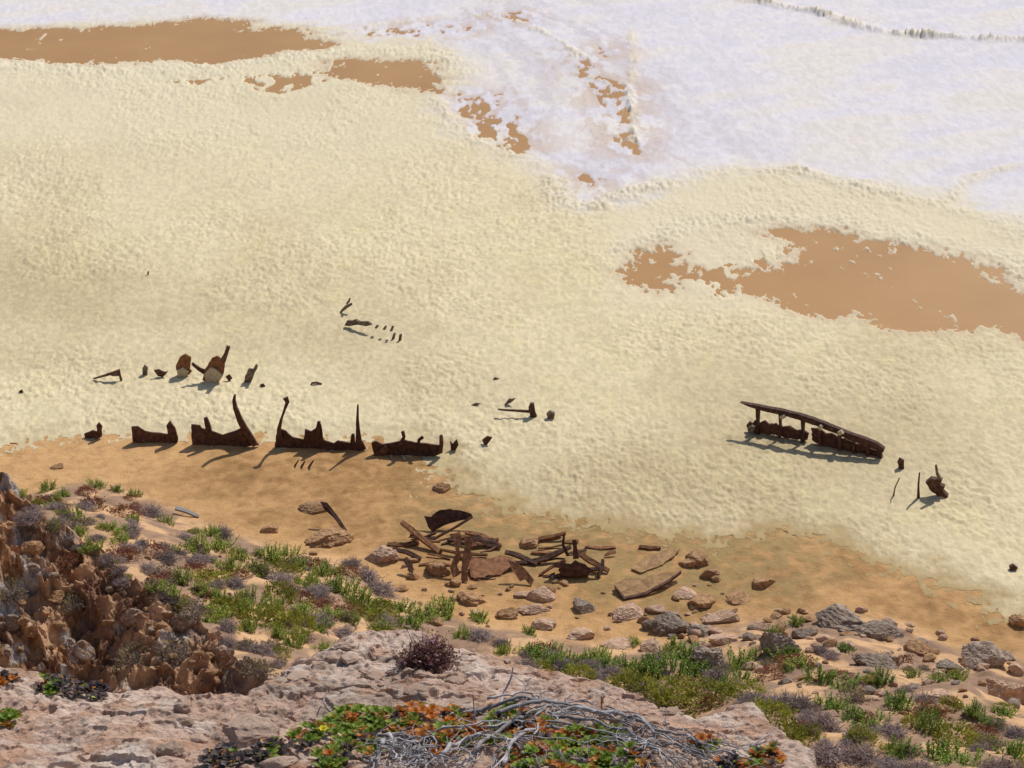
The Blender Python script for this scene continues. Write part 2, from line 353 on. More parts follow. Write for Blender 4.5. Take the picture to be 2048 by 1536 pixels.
tan = np.clip(.8*blob(60,570,260,70)+.5*blob(300,640,250,40)+.5*blob(720,680,160,60)+.4*blob(900,780,200,60)+.6*blob(1600,850,280,90)+.6*blob(1150,960,320,80)+.4*blob(200,720,300,30)+.6*blob(1450,1000,300,90)+.35*blob(1800,950,300,200),0,1)*(.7+.4*(fbm(X/3,Y/5,82,4)-.2))
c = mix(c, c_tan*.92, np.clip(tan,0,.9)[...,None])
yl = (sm(.56,.76,fbm(X/2,Y/3,83,4))*.30)[...,None]; c = mix(c, c_ol*1.15, yl)
c = c*(.93+.14*sm(.3,.7,fbm(X/.25,Y/.4,86,3)))[...,None]
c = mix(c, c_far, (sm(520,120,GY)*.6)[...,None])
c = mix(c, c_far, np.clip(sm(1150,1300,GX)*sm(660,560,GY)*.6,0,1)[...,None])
c = mix(c, np.array([.82,.73,.55]), (rsum*.5)[...,None])
s1 = strk2*.55+.45*fbm(X/9+Y/30,Y/12-X/20,84,5)
wc = mix(c_w, np.array([.82,.75,.67]), (sm(.44,.62,s1)*.7)[...,None])
wc = mix(wc, np.array([.73,.69,.755]), (sm(.50,.38,s1)*.55)[...,None])
wc = mix(wc, np.array([.66,.60,.63]), (sm(.50,.40,strk)*.6*sm(14,3,flow))[...,None])
wc = wc*(.95+.08*sm(.3,.7,fbm(X/.4+Y*.1,Y/.9,96,3)))[...,None]
sd_ = np.maximum(sm(-5,1.0,dSp),sm(-2.5,0,dH))
wc = mix(wc, np.array([.62,.46,.36]), (sd_*sm(.42,.56,spn)*.7)[...,None])
c = mix(c, wc, (wmk*(1-.6*rsum))[...,None])
c = mix(c, np.array([.64,.49,.34]), (sm(-1.4,.1,dH)*.55)[...,None])
c = mix(c, np.array([.42,.285,.12]), (sm(3.2,.0,dS+1.5*e1)*(.2+.8*sm(800,950,GX))*.85)[...,None])
# shadow under and left of the big rail, painted into the foam colour
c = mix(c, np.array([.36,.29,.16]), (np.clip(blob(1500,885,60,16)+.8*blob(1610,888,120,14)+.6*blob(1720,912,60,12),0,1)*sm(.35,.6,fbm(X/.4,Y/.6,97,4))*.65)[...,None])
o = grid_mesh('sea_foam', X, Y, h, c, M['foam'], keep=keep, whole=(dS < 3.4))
tag(o,'thick cream and white sea foam spread over the surf and the beach','sea foam',kind='stuff')
def foam_z(px,py):
    j = int(round((px-gx[0])/2.0)); i = int(round((py-gy[0])/2.0))
    if 0 <= i < len(gy) and 0 <= j < len(gx) and keep[i,j]: return float(h[max(i-2,0):i+3, max(j-2,0):j+3].mean())
    return 0
# ------------------------------------------------------------ wreck plates
def ground(px,py):
    p = hit(px,py)
    return gp(px,py,max(foam_z(px,py)*.6,0)) if p.z < .15 else p
def plane(a,b,lean=0):       # lean: degrees the top tips away from the camera side
    A_ = ground(*a); B_ = ground(*b); d = (B_-A_).normalized()
    up = Matrix.Rotation(R(-lean),3,d) @ Vector((0,0,1)); n = d.cross(up).normalized()
    if n.y > 0: n = -n
    return (A_+B_)/2, n
def onpl(px,py,pl):
    O,n = pl; r = Vector(ray(px,py)); t = (O-CAM).dot(n)/r.dot(n); return CAM+r*t
def plate(mb, poly, pl, th=.06, jag=.05, seg=.16):
    n = pl[1]; P = [onpl(*p,pl) for p in poly]; Q = []
    cen = sum(P,Vector())/len(P)
    for i,a in enumerate(P):
        b = P[(i+1)%len(P)]; k = max(1,min(8,int((b-a).length/seg)))
        for j in range(k):
            q = a.lerp(b,j/k)
            if j: q = q+(q-cen).normalized()*random.uniform(-jag,jag)
            Q.append(q+n*(.06*mn.noise(q*1.3)))
    i0 = len(mb.v); m = len(Q)
    mb.v += [q-n*th/2 for q in Q]+[q+n*th/2 for q in Q]
    mb.f.append(tuple(range(i0,i0+m))); mb.f.append(tuple(range(i0+m,i0+2*m))[::-1])
    for i in range(m):
        j = (i+1)%m; mb.f.append((i0+i,i0+m+i,i0+m+j,i0+j))
def strip(path):
    l = []; r = []; n = len(path)
    for i,(x,y,w) in enumerate(path):
        x0,y0,_ = path[max(i-1,0)]; x1,y1,_ = path[min(i+1,n-1)]
        dx,dy = x1-x0,y1-y0; L = math.hypot(dx,dy) or 1
        l.append((x-dy/L*w,y+dx/L*w)); r.append((x+dy/L*w,y-dx/L*w))
    return l+r[::-1]
def wreck(name, label, base, parts, cat='wreckage', lean=0, mt='rust', group=None):
    pl = plane(*base,lean); O = pl[0]
    if len(parts) == 1:
        mb = MB(); k = parts[0]; plate(mb, k[2] if k[1]=='p' else strip(k[2]), pl, k[3], .03 if k[1]=='p' else .012)
        return tag(mb.build(name, M[k[4] if len(k) > 4 else mt], None, O), label, cat, group)
    e = empty(name, O, label, cat, group)
    for k in parts:
        mb = MB(); p2 = (pl[0]-pl[1]*(0 if k[0] not in('rib','post','foam_cap','edge_rail','flange') else -.06), pl[1])
        plate(mb, k[2] if k[1]=='p' else strip(k[2]), p2, k[3], .03 if k[1]=='p' else .012)
        mb.build(k[0], M[k[4] if len(k) > 4 else mt], e, O)
    return e
wreck('hull_fragment','small low rusty hull fragment, leftmost in the row along the foam edge',((165,876),(206,876)),[('plate','p',[(168,868),(185,860),(195,862),(193,850),(198,844),(205,852),(204,872),(190,880),(170,880)],.08)])
wreck('hull_fragment','long low rusty hull strip with a pointed fin at its right end',((262,884),(358,886)),[('plate','p',[(263,853),(275,852),(290,862),(335,868),(356,872),(354,888),(300,888),(266,884)],.08),('rib','p',[(336,874),(333,850),(340,841),(350,855),(356,876)],.12)])
wreck('hull_fragment','rusty hull plate with one tall curved hooked rib rising from its right end',((383,888),(518,893)),[('plate','p',[(383,848),(400,850),(404,856),(425,862),(445,870),(470,862),(483,855),(500,865),(510,880),(518,890),(450,897),(385,890)],.09),('rib','s',[(470,789,2),(468,800,3),(470,815,4),(477,832,5),(486,850,6),(498,870,6),(511,891,5)],.14),('rib','s',[(411,835,3),(415,848,5),(419,868,6)],.12)])
wreck('hull_fragment','wide rusty hull plate with slender ribs standing at both ends, centre of the foam-edge row',((550,894),(732,901)),[('plate','p',[(550,894),(552,870),(562,858),(572,862),(585,874),(607,879),(610,858),(622,862),(634,854),(642,848),(648,880),(668,886),(675,881),(700,886),(725,882),(732,898),(700,905),(640,901),(600,899)],.09),('rib','s',[(571,795,5),(575,804,4),(569,820,2.5),(562,840,2.5),(558,858,4),(560,880,6)],.12),('rib','s',[(716,809,1.5),(715,838,2.5),(716,862,4),(718,890,7)],.12),('rib','s',[(638,843,3),(636,856,4),(634,878,5)],.12),('rib','s',[(706,868,3),(705,888,5)],.1)])
wreck('hull_fragment','low dark hull trough with upturned right end and a broken pipe at its left',((742,908),(886,912)),[('plate','p',[(743,885),(752,882),(765,888),(800,882),(810,880),(830,885),(860,888),(880,890),(884,905),(865,914),(820,912),(775,909),(760,914),(748,905)],.1),('rib','s',[(882,870,3),(883,885,4),(881,905,4)],.14),('rib','s',[(805,863,3),(808,874,3),(802,888,5)],.12),('rib','s',[(846,874,3),(838,880,3),(836,892,3)],.1),('pipe','s',[(776,893,6),(762,905,8),(748,918,8)],.3)])
wreck('hull_fragment','stubby forked iron fragment just right of the hull trough',((898,900),(918,901)),[('plate','p',[(900,882),(905,888),(914,878),(917,890),(910,902),(902,900)],.08)])
wreck('hull_fragment','tiny dark iron spike farthest right of the foam-edge row',((964,890),(986,890)),[('plate','p',[(964,880),(974,872),(985,874),(978,884),(972,892),(968,888)],.06)])
# second row
wreck('bent_frame','thin bent iron frame lying low, left end of the middle wreck row',((188,762),(246,762)),[('bar','s',[(187,757,1),(212,750,2),(240,741,2.5)],.1),('post','s',[(237,741,2.5),(240,752,2),(243,762,2)],.1),('plate','p',[(214,746),(236,741),(238,752),(225,752)],.06,'rustgrey')])
wreck('iron_stub','narrow upright iron stub between the bent frame and the small crumpled scrap',((283,751),(297,751)),[('plate','p',[(285,737),(289,729),(296,735),(295,750),(285,752)],.1,'rustgrey')])
wreck('iron_scrap','small crumpled dark iron scrap left of the tall brown hull stump',((308,755),(336,755)),[('plate','p',[(308,740),(318,738),(330,744),(336,742),(326,754),(316,752)],.08)])
wreck('hull_stump','squat brown hull stump with foam piled on its foot',((352,752),(384,752)),[('plate','p',[(352,730),(360,714),(371,708),(382,714),(380,738),(384,742),(372,756),(356,754)],.12,'rust2'),('foam_cap','p',[(355,738),(366,733),(378,742),(370,755),(356,754)],.3,'foamclot')])
wreck('hull_stump','tall split hull stump with a slanting arm and a spike pointing up right',((404,764),(452,764)),[('plate','p',[(405,760),(410,738),(424,716),(434,712),(441,716),(450,722),(448,745),(440,760),(425,767)],.12,'rust2'),('spike','s',[(457,692,4),(452,708,4),(444,726,6)],.12),('arm','s',[(384,727,2),(398,738,3),(414,746,5)],.12),('foam_cap','p',[(408,747),(422,733),(436,740),(446,752),(430,766),(412,763)],.3,'foamclot')])
wreck('iron_scrap','tiny iron scrap beside the foot of the split hull stump',((451,762),(465,762)),[('plate','p',[(451,753),(459,748),(465,756),(458,763)],.06)])
wreck('hull_stump','short forked hull stump, right end of the middle wreck row',((486,765),(516,765)),[('plate','p',[(490,752),(498,736),(506,738),(512,728),(516,732),(508,750),(502,765),(488,764)],.1,'rustgrey')])
wreck('iron_hoop','thin curved iron hoop poking out above the hooked rib',((618,770),(646,770)),[('bar','s',[(620,773,1.2),(624,766,1.5),(634,765,1.5),(644,768,1.2)],.1)])
wreck('iron_scrap','tiny flat iron speck below the forked hull stump',((518,774),(532,774)),[('plate','p',[(519,770),(526,767),(531,772),(524,775)],.05)])
wreck('iron_scrap','tiny iron speck alone in the foam near the left edge',((36,787),(48,787)),[('plate','p',[(38,782),(44,779),(47,785),(40,788)],.06)])
# far ones
wreck('bent_frame','thin kinked iron strut standing alone, farthest up the foam at centre left',((680,626),(706,626)),[('bar','s',[(681,624,1.5),(692,614,3),(704,607,2)],.1,'rustgrey'),('bar','s',[(693,608,1.5),(698,602,2),(700,596,1.5)],.08,'rustgrey')])
wreck('iron_stub','tiny stub alone in the foam far above the middle wreck row',((292,551),(302,551)),[('plate','p',[(295,543),(298,541),(298,550),(295,551)],.08,'rustgrey')])
wreck('rib_row','buried hull side showing as a broken line of short ribs in the foam',((690,654),(806,682)),
 [('plate','p',[(690,650),(696,640),(704,641),(712,638),(722,643),(735,642),(745,649),(733,652),(718,649),(700,652)],.12,'rustgrey')]+[('rib','s',[(x,y0_,1.6),(x-4,y1_,2.0)],.12,'rustgrey') for x,y0_,y1_ in ((756,650,656),(772,652,659),(786,652,662),(790,666,680),(802,668,692),(828,696,703),(858,701,708))])
wreck('post_and_bar','iron post with a long thin bar running left from it in the central foam',((1058,834),(1074,834)),[('bar','s',[(996,819,1),(1025,820,1.6),(1060,823,2.5)],.1),('post','p',[(1057,815),(1061,806),(1068,806),(1070,820),(1074,832),(1066,838),(1060,834)],.2)])
wreck('iron_scrap','small slanting iron flake just above the long thin bar',((1008,811),(1032,811)),[('plate','p',[(1009,809),(1018,797),(1031,796),(1020,806)],.08,'rustgrey')])
wreck('iron_scrap','small foam-smeared lump right of the iron post',((1092,838),(1112,838)),[('plate','p',[(1093,828),(1100,822),(1110,826),(1108,836),(1098,840)],.2,'rustgrey')])
wreck('iron_scrap','faint iron speck above and left of the iron post',((984,760),(998,760)),[('plate','p',[(985,759),(990,754),(998,757),(993,761)],.06,'rustgrey')])
wreck('iron_scrap','thin sliver of iron in foam left of the long thin bar',((940,812),(962,812)),[('plate','p',[(941,811),(952,806),(962,807),(950,812)],.05,'rustgrey')])
# big right section: one slim curved rail on short ragged ribs
pl = plane((1482,862),(1770,919)); O = pl[0]
e = empty('wrecked_keel_rail', O, 'largest wreck piece: long dark iron rail on short ribs slanting down to the right','wreckage')
mb = MB(); plate(mb,[(1481,804),(1500,807),(1530,813),(1565,819),(1600,827),(1650,844),(1690,861),(1730,875),(1755,886),(1769,896),(1767,903),(1745,895),(1722,886),(1700,878),(1678,867),(1655,858),(1635,850),(1615,844),(1598,838),(1578,831),(1560,828),(1530,821),(1512,816),(1495,810)],pl,.26,.02,.1); mb.build('rail',M['rust'],e,O)
for x,ya,yb,w in ((1516,815,869,4),(1561,826,872,3),(1606,838,884,4),(1640,850,890,3),(1680,866,900,4),(1708,878,906,3),(1736,890,912,4),(1760,896,921,6)):
    mb = MB(); plate(mb,[(x-w,ya),(x+w,ya),(x+w*.5,(ya+yb)/2),(x+w*.9,yb),(x-w*1.2,yb+2),(x-w*.6,(ya+yb)/2)],pl,.22,.03,.1); mb.build('rib',M['rust'],e,O)
pl2 = (pl[0]+Vector((0,.15,0)),pl[1])
for poly in ([(1494,852),(1499,842),(1506,846),(1512,839),(1520,846),(1530,840),(1538,848),(1552,846),(1566,853),(1580,851),(1594,860),(1606,858),(1618,868),(1614,880),(1590,878),(1560,872),(1530,868),(1500,862)],[(1622,856),(1640,856),(1652,866),(1664,866),(1680,876),(1692,876),(1712,887),(1724,888),(1744,898),(1765,904),(1764,919),(1730,912),(1700,905),(1668,898),(1640,890),(1624,880)]):
    mb = MB(); plate(mb,poly,pl2,.10,.05,.1); mb.build('side_plate',M['rust'],e,O)
pl3 = (pl[0]-Vector((0,.25,0)),pl[1])
for poly,mt in (([(1636,853),(1641,849),(1646,854),(1641,860)],'foamclot'),([(1676,863),(1683,860),(1688,866),(1680,870)],'foamclot'),([(1496,856),(1503,850),(1511,854),(1508,862),(1498,862)],'rustgrey'),([(1560,832),(1568,829),(1572,834),(1564,838)],'foamclot')):
    mb = MB(); plate(mb,poly,pl3,.2,.03,.08); mb.build('foam_clot',M[mt],e,O)
wreck('iron_stub','short dark iron stub just beyond the lower end of the long rail',((1792,938),(1810,938)),[('plate','p',[(1795,925),(1800,916),(1808,920),(1808,936),(1798,940)],.15)])
wreck('iron_rod','thin upright iron rod between the stub and the jagged chunk at right',((1832,998),(1846,998)),[('bar','s',[(1839,945,1.2),(1837,970,1.6),(1837,998,3)],.08)])
wreck('iron_rod','short faint iron rod left of the taller thin rod at right',((1784,993),(1798,993)),[('bar','s',[(1799,955,.8),(1790,975,1),(1787,992,1.6)],.06,'rustgrey')])
wreck('hull_fragment','jagged dark chunk of hull, farthest right of the wreck pieces',((1852,990),(1898,996)),[('plate','p',[(1852,962),(1862,955),(1885,958),(1880,968),(1890,972),(1886,980),(1897,990),(1885,998),(1872,985),(1860,976)],.3),('rib','s',[(1872,930,2),(1874,945,2.5),(1880,960,3.5)],.12,'rustgrey')])
wreck('iron_scrap','small dark lump in foam near the right edge of the beach',((2018,1140),(2036,1140)),[('plate','p',[(2018,1132),(2026,1128),(2035,1134),(2030,1141),(2020,1140)],.15)])
for lab,(xa,ya,xb,yb) in (('leftmost of three short iron spikes in sand below the wide hull plate',(597,920,590,932)),('middle one of three short iron spikes in sand below the wide hull plate',(610,922,603,933)),('rightmost of three short iron spikes in sand below the wide hull plate',(627,921,618,934))):
    wreck('iron_spike',lab,((xb-8,yb),(xb+8,yb)),[('rib','s',[(xa,ya,1),(xb,yb,2)],.1)])
# debris pile on the sand
wreck('iron_plate','pointed fin-shaped rusty plate standing at the top of the debris heap',((850,1062),(925,1062)),[('plate','p',[(848,1032),(862,1034),(880,1020),(900,1018),(925,1022),(943,1028),(946,1036),(920,1041),(890,1050),(865,1064),(856,1054)],.08)],lean=35)
wreck('iron_beam','long rusty beam slanting down right at the left side of the debris heap',((800,1108),(890,1112)),[('bar','s',[(803,1044,4),(840,1074,5),(882,1106,4.5)],.14,'rust2')],lean=65)
for lab,a in (('thin rusty bar lying level under the slanting beam',[(775,1088,3),(812,1091,4),(838,1084,3)]),('rusty bar dipping right at the left edge of the debris heap',[(785,1099,3),(812,1104,4),(842,1118,3)]),('short stubby bar pointing down toward the brown boulder, debris heap left',[(810,1118,5),(820,1132,6),(824,1150,3)]),('curved bar behind the rusty upright plate in the debris heap',[(930,1064,3),(960,1072,4),(985,1080,4),(1002,1094,3)]),('thin bar rising right to meet the fin-shaped plate',[(868,1078,1.5),(900,1060,1.5),(945,1034,1.5)]),('dark bar slanting down right in the middle of the debris heap',[(1010,1104,3),(1040,1112,4.5),(1074,1128,3)]),('thin angled bar at the top right of the debris heap',[(1070,1080,3),(1100,1074,3),(1132,1066,2.5)]),('long crooked bar running across the right half of the debris heap',[(1034,1126,3),(1075,1122,5),(1110,1108,5),(1142,1094,3)]),('bar along the bottom of the right-hand debris, nearly level',[(1108,1154,3),(1150,1142,4),(1200,1138,3)]),('bar sloping to the rightmost corner of the debris heap',[(1148,1100,4),(1180,1122,5),(1218,1142,3.5)]),('dark thin plate edge alone in wet sand above the tan slabs',[(1278,1093,2.5),(1300,1097,3.5),(1322,1095,1.5)]),('broken bar leaning at the far right of the debris heap',[(1206,1120,3),(1204,1138,4),(1196,1154,3)]),('short slanting bar under the curved bar in the debris heap',[(935,1094,3),(965,1085,4),(998,1078,2)]),('thin bar lying across the foot of the twisted upright plate',[(880,1098,1.5),(920,1108,2),(975,1110,1.5)]),('thin rod lying left of the machinery block in the debris heap',[(1078,1150,1.5),(1100,1136,2),(1130,1120,1.5)]),('thin loose rod behind the left end of the debris heap',[(820,1070,1.5),(850,1074,1.5),(872,1066,1.5)])):
    xa,ya = a[0][:2]; xb,yb = a[-1][:2]; m_ = max(ya,yb)
    wreck('iron_bar',lab,((min(xa,xb)-6,m_+6),(max(xa,xb)+6,m_+8)),[('bar','s',a,.12,random.choice(['rust','rust2','rust2']))],lean=random.choice([60,68,55]))
wreck('iron_plate','twisted upright rusty plate left of centre in the debris heap',((900,1162),(950,1164)),[('plate','p',[(905,1068),(920,1062),(924,1080),(918,1098),(922,1112),(914,1130),(920,1148),(906,1155),(900,1135),(912,1105)],.08,'rust2'),('flange','p',[(928,1074),(948,1072),(942,1096),(944,1112),(934,1140),(936,1162),(922,1164),(924,1120),(930,1096)],.1,'rust2')],lean=45)
wreck('iron_plate','large orange rusty plate lying flat in the middle of the debris heap',((936,1160),(1030,1160)),[('plate','p',[(938,1125),(948,1116),(975,1118),(1000,1111),(1024,1116),(1034,1130),(1018,1136),(1002,1150),(975,1152),(960,1164),(942,1154)],.08,'rust2')],lean=76)
wreck('iron_plate','curled rusty plate right of the flat orange plate',((1018,1172),(1070,1174)),[('plate','p',[(1016,1120),(1040,1130),(1056,1144),(1068,1160),(1062,1172),(1050,1158),(1040,1162),(1026,1144)],.08,'rust2')],lean=45)
wreck('iron_plate','dark ragged sheet under the curved bar in the debris heap',((940,1102),(1002,1104)),[('plate','p',[(938,1080),(955,1070),(970,1078),(985,1076),(1003,1094),(985,1096),(970,1090),(958,1092)],.08,'rust')],lean=62)
wreck('machinery_block','dark iron block with a round pipe mouth and upright bolt at the debris heap right',((1112,1156),(1190,1156)),[('plate','p',[(1116,1140),(1125,1126),(1140,1130),(1150,1120),(1170,1128),(1184,1140),(1172,1150),(1150,1154),(1124,1150)],.3),('post','s',[(1148,1080,4),(1150,1095,4),(1152,1118,6)],.2),('pipe','s',[(1110,1130,5),(1150,1134,6),(1178,1148,5)],.5),('arm','s',[(1128,1068,2),(1126,1090,3),(1136,1112,3)],.12)],lean=30)
wreck('tilted_slab','tan slab of coated iron with dark lower edge, right of the debris heap',((1228,1200),(1360,1194)),[('plate','p',[(1228,1170),(1250,1160),(1290,1154),(1330,1147),(1362,1142),(1340,1162),(1292,1184),(1248,1198)],.08,'tanplate'),('edge_rail','s',[(1230,1174,1.2),(1248,1198,2.2),(1292,1187,2.2),(1335,1165,2),(1362,1144,1.2)],.12,'rust')],lean=78)
wreck('sunken_slab','long tan slab half sunk in wet sand beyond the tilted slab',((1240,1152),(1380,1148)),[('plate','p',[(1262,1138),(1290,1116),(1336,1100),(1360,1098),(1345,1116),(1316,1134),(1282,1146)],.06,'tanplate')],lean=86)
wreck('iron_plate','thin rust-edged plate leaning against the tall brown boulder',((640,1062),(700,1064)),[('plate','p',[(640,1004),(655,1006),(674,1030),(694,1060),(690,1066),(668,1036),(648,1018)],.1)],lean=45)
wreck('driftwood','grey weathered plank lying on sand left of the dune shrubs',((350,1036),(400,1038)),[('bar','s',[(350,1017,3),(372,1022,3),(398,1034,2)],.1,'deadwood')],cat='driftwood',lean=70)
rs = random.Random(314)
for i in range(26):
    x = rs.uniform(780,1230); y = rs.uniform(1072,1160); L = rs.uniform(12,38); a = rs.uniform(-.6,.6); w_ = rs.uniform(1.2,3.5)
    P_ = [(x-L*math.cos(a),y-L*.5*math.sin(a),w_*.5),(x+rs.uniform(-4,4),y+rs.uniform(-5,5),w_),(x+L*math.cos(a),y+L*.5*math.sin(a),w_*.6)]
    m_ = max(P_[0][1],P_[2][1])+5
    wreck('iron_sliver','short rusty sliver half buried among the bars of the debris heap',((x-L,m_),(x+L,m_)),[('bar','s',P_,.07,rs.choice(['rust','rust2','rust2']))],lean=rs.choice([72,76,60]),group='rusty slivers in the debris heap')
# ------------------------------------------------------------ rocks
rock_cache = {}
def rock_mesh(seed, sub, mt):
    k = (seed,sub,mt)
    if k in rock_cache: return rock_cache[k]
    bm = bmesh.new(); bmesh.ops.create_icosphere(bm, subdivisions=sub, radius=1)
    rs = random.Random(seed); S = Vector((rs.uniform(-50,50),rs.uniform(-50,50),rs.uniform(-50,50)))
    cuts = []
    for i in range(11):
        n_ = Vector((rs.gauss(0,1),rs.gauss(0,1),rs.gauss(0,.8))).normalized(); cuts.append((n_,rs.uniform(.5,.82)))
    for v_ in bm.verts:
        d_ = v_.co.normalized()
        p = d_*(1+.30*mn.noise(d_*1.2+S)+.18*mn.noise(d_*3+S))
        for n_,c_ in cuts:
            q = p.dot(n_)-c_
            if q > 0: p = p-n_*q*.9
        p = p*(1+.10*abs(mn.noise(p*4+S))+.08*mn.noise(p*8+S)+.045*mn.noise(p*17+S)+.025*mn.noise(p*34+S))
        v_.co = p
    me = bpy.data.meshes.new('rock'); bm.to_mesh(me); bm.free()
    me.materials.append(M[mt]); rock_cache[k] = me; return me
nrock = 0
def rock(px,py,w,h_,mt,label,name='boulder',cat='rock',group=None,sub=4,seed=None,fn=TC,t0=30,t1=140,lift=.15):
    global nrock; nrock += 1
    seed = nrock if seed is None else seed
    if sub == 4 and w > 60 and fn is TC: sub = 5
    g = hit(px,py+h_*.30,fn,t0,t1); D = (g-CAM).length; s = D/F
    o = bpy.data.objects.new(name, rock_mesh(seed,sub,mt)); C.objects.link(o)
    ww = w*s/2*1.15; dp = ww*.75; hh = max((h_*s-1.2*dp*.55)*.62, h_*s*.45)
    o.scale = (ww,dp,hh); o.location = g+Vector((0,dp*.3,hh*lift)); o.rotation_euler = (random.uniform(-.15,.15),random.uniform(-.15,.15),random.uniform(-.5,.5))
    return tag(o,label,cat,group)
RK = [(655,1068,78,46,'rk_brown','tall brown boulder on wet sand behind the dune shrubs'),(632,1012,60,34,'rk_brown','pitted brown rock directly behind the tall brown boulder'),(690,1076,36,22,'rk_brown','small brown rock touching the right foot of the tall brown boulder'),(538,1058,36,18,'rk_brown','small flat dark rock alone on sand left of the tall brown boulder'),
(888,972,38,26,'rk_brown','lone orange-brown rock at the foam corner above the debris heap'),(762,1106,66,44,'rk_pink','pale pink boulder at the left end of the debris heap'),(874,1134,60,40,'rk_brown','rounded brown boulder in front of the slanting beam'),(1056,1086,48,26,'rk_brown','low brown rock above the middle of the debris heap'),
(1085,1188,54,40,'rk_pink','rounded pink boulder below the debris heap'),(1168,1208,50,42,'rk_grey','dark grey pitted boulder below the debris heap'),(1044,1186,36,22,'rk_pink','small pink rock left of the rounded pink boulder'),(1068,1216,46,24,'rk_pink','low pink rock just in front of the rounded pink boulder'),(940,1198,66,26,'rk_brown','low brown rock half sunk in sand left of the pink boulders'),
(1256,1222,76,34,'rk_pink','broad low pink rock below the tilted tan slab'),(1082,1246,56,28,'rk_pink','flat pink rock behind the green strip, left of the grey boulder'),(1344,1242,70,70,'rk_grey','upright grey boulder right of the broad low pink rock'),(1418,1312,72,58,'rk_grey','rounded grey boulder beside the tallest bright green shrub'),(1400,1200,60,30,'rk_brown','flat grey-brown rock behind the upright grey boulder'),
(1395,1112,60,40,'rk_brown','brown rock pile top at the right end of the wet sand'),(1418,1146,48,28,'rk_brown','brown rock just below the one at the end of the wet sand'),(1376,1124,40,28,'rk_brown','brown rock leaning on the left of the rock pile in wet sand'),(1368,1184,50,22,'rk_pink','pink flat rock at the lower end of the tilted slab'),(1524,1162,50,30,'rk_brown','lone brown rock on orange sand right of the rock pile'),(1478,1196,54,24,'rk_brown','low brown rock between the rock pile and the dark boulders'),(1440,1232,64,34,'rk_pink','broad tan rock right of the upright grey boulder'),(1396,1262,50,30,'rk_grey','grey rock wedged behind the rounded grey boulder'),(1450,1276,56,34,'rk_pink','pink-brown rock below the broad tan rock'),(1518,1252,40,24,'rk_pink','pale rock just above the dark pitted outcrop'),
(1680,1234,110,42,'rk_grey','long low grey boulder at the top of the rocky slope'),(1762,1262,80,38,'rk_grey','grey rock continuing right from the long low boulder'),(1560,1285,78,66,'rk_grey','large pitted outcrop left of the long low boulder'),(1612,1262,50,40,'rk_grey','grey rock between the pitted outcrop and the long low boulder'),(1752,1318,78,54,'rk_grey','knobbly grey boulder in the middle of the rocky slope'),(1830,1296,60,32,'rk_brown','flat brown rock right of the knobbly grey boulder'),
(1972,1308,96,68,'rk_grey','big craggy grey boulder near the right edge'),(2012,1376,76,92,'rk_pink','tall tan boulder at the right edge below the big craggy one'),(1902,1332,54,28,'rk_grey','grey slab left of the big craggy boulder'),(1300,1292,54,32,'rk_pink','pink rock behind the green strip near the upright grey boulder'),(1230,1286,60,24,'rk_pink','low pink ledge rock just behind the green strip'),(1160,1268,56,24,'rk_pink','pale flat rock behind the middle of the green strip'),(1015,1228,44,20,'rk_brown','small brown rock between the bushes behind the knob'),(2034,1238,40,40,'rk_brown','brown rock at the foam margin at the right edge'),(1880,1390,50,30,'rk_pink','pink rock low on the rocky slope'),(1500,1330,46,24,'rk_grey','half hidden grey rock under the shrubs right of the rounded boulder'),(110,933,26,12,'rk_brown','tiny dark stone on orange sand at far left')]
for r in RK: rock(*r)
CR = [(372,1236,64,38,'rk_white','white lichened rock at the right shoulder of the brown crag'),(264,1230,44,56,'rk_white','white-streaked upright rock in the middle of the brown crag'),(160,1290,54,70,'rk_white','tall lichened slab on the lower face of the brown crag'),(60,1092,50,40,'rk_brown','rusty block near the top of the brown crag'),(330,1290,50,44,'rk_white','pale cracked rock low on the brown crag'),(20,1240,44,44,'rk_grey','grey block at the left edge of the brown crag'),(440,1300,46,36,'rk_white','grey-white rock at the lower right end of the crag'),(110,1190,46,36,'rk_brown','dark red-brown rock beneath the rusty block on the crag')]
for r in CR: rock(*r, name='crag_rock')
def zone(px,py):
    if px < 360: return 'on the dune beside the brown crag'
    if px < 560: return 'on the sand slope just right of the brown crag'
    if px < 770: return 'in the thicket right before the pale pink boulder'
    if px < 1000: return 'right behind the flowering rock knob'
    if px < 1250: return 'in the left half of the green strip beyond the ledge'
    if px < 1450: return 'in the strip by the rounded grey boulder'
    if px < 1720: return 'below the pitted outcrop on the rocky slope'
    return 'at the lower right of the rocky slope'
rs = random.Random(5)
for i in range(290):
    if i < 185: px = rs.uniform(1280,2048); py = rs.uniform(1212+max(0,(px-1700)*.22),1260+max(0,(px-1300))*.40)
    elif i < 250: px = rs.uniform(780,1500); py = rs.uniform(1150 if px > 880 else 1100,1262)
    else: px = rs.uniform(200,760); py = rs.uniform(1080,1240)
    w = rs.choice([rs.uniform(10,20),rs.uniform(14,36)])*(1 if i < 185 else .75); mt = rs.choice(['rk_pink','rk_pink','rk_grey','rk_brown','rk_brown'] if i < 185 else ['rk_pink','rk_brown','rk_brown'])
    cn = {'rk_pink':'pink','rk_grey':'grey','rk_brown':'brown'}[mt]
    z_ = zone(px,py) if i < 185 or i >= 250 else 'on the sand just below the debris heap'
    rock(px,py,w,w*rs.uniform(.5,.85),mt,'small %s stone %s'%(cn,z_),'stone','stone','small %s stones %s'%(cn,z_),2 if w < 14 else 3,seed=900+i%24,lift=.35)
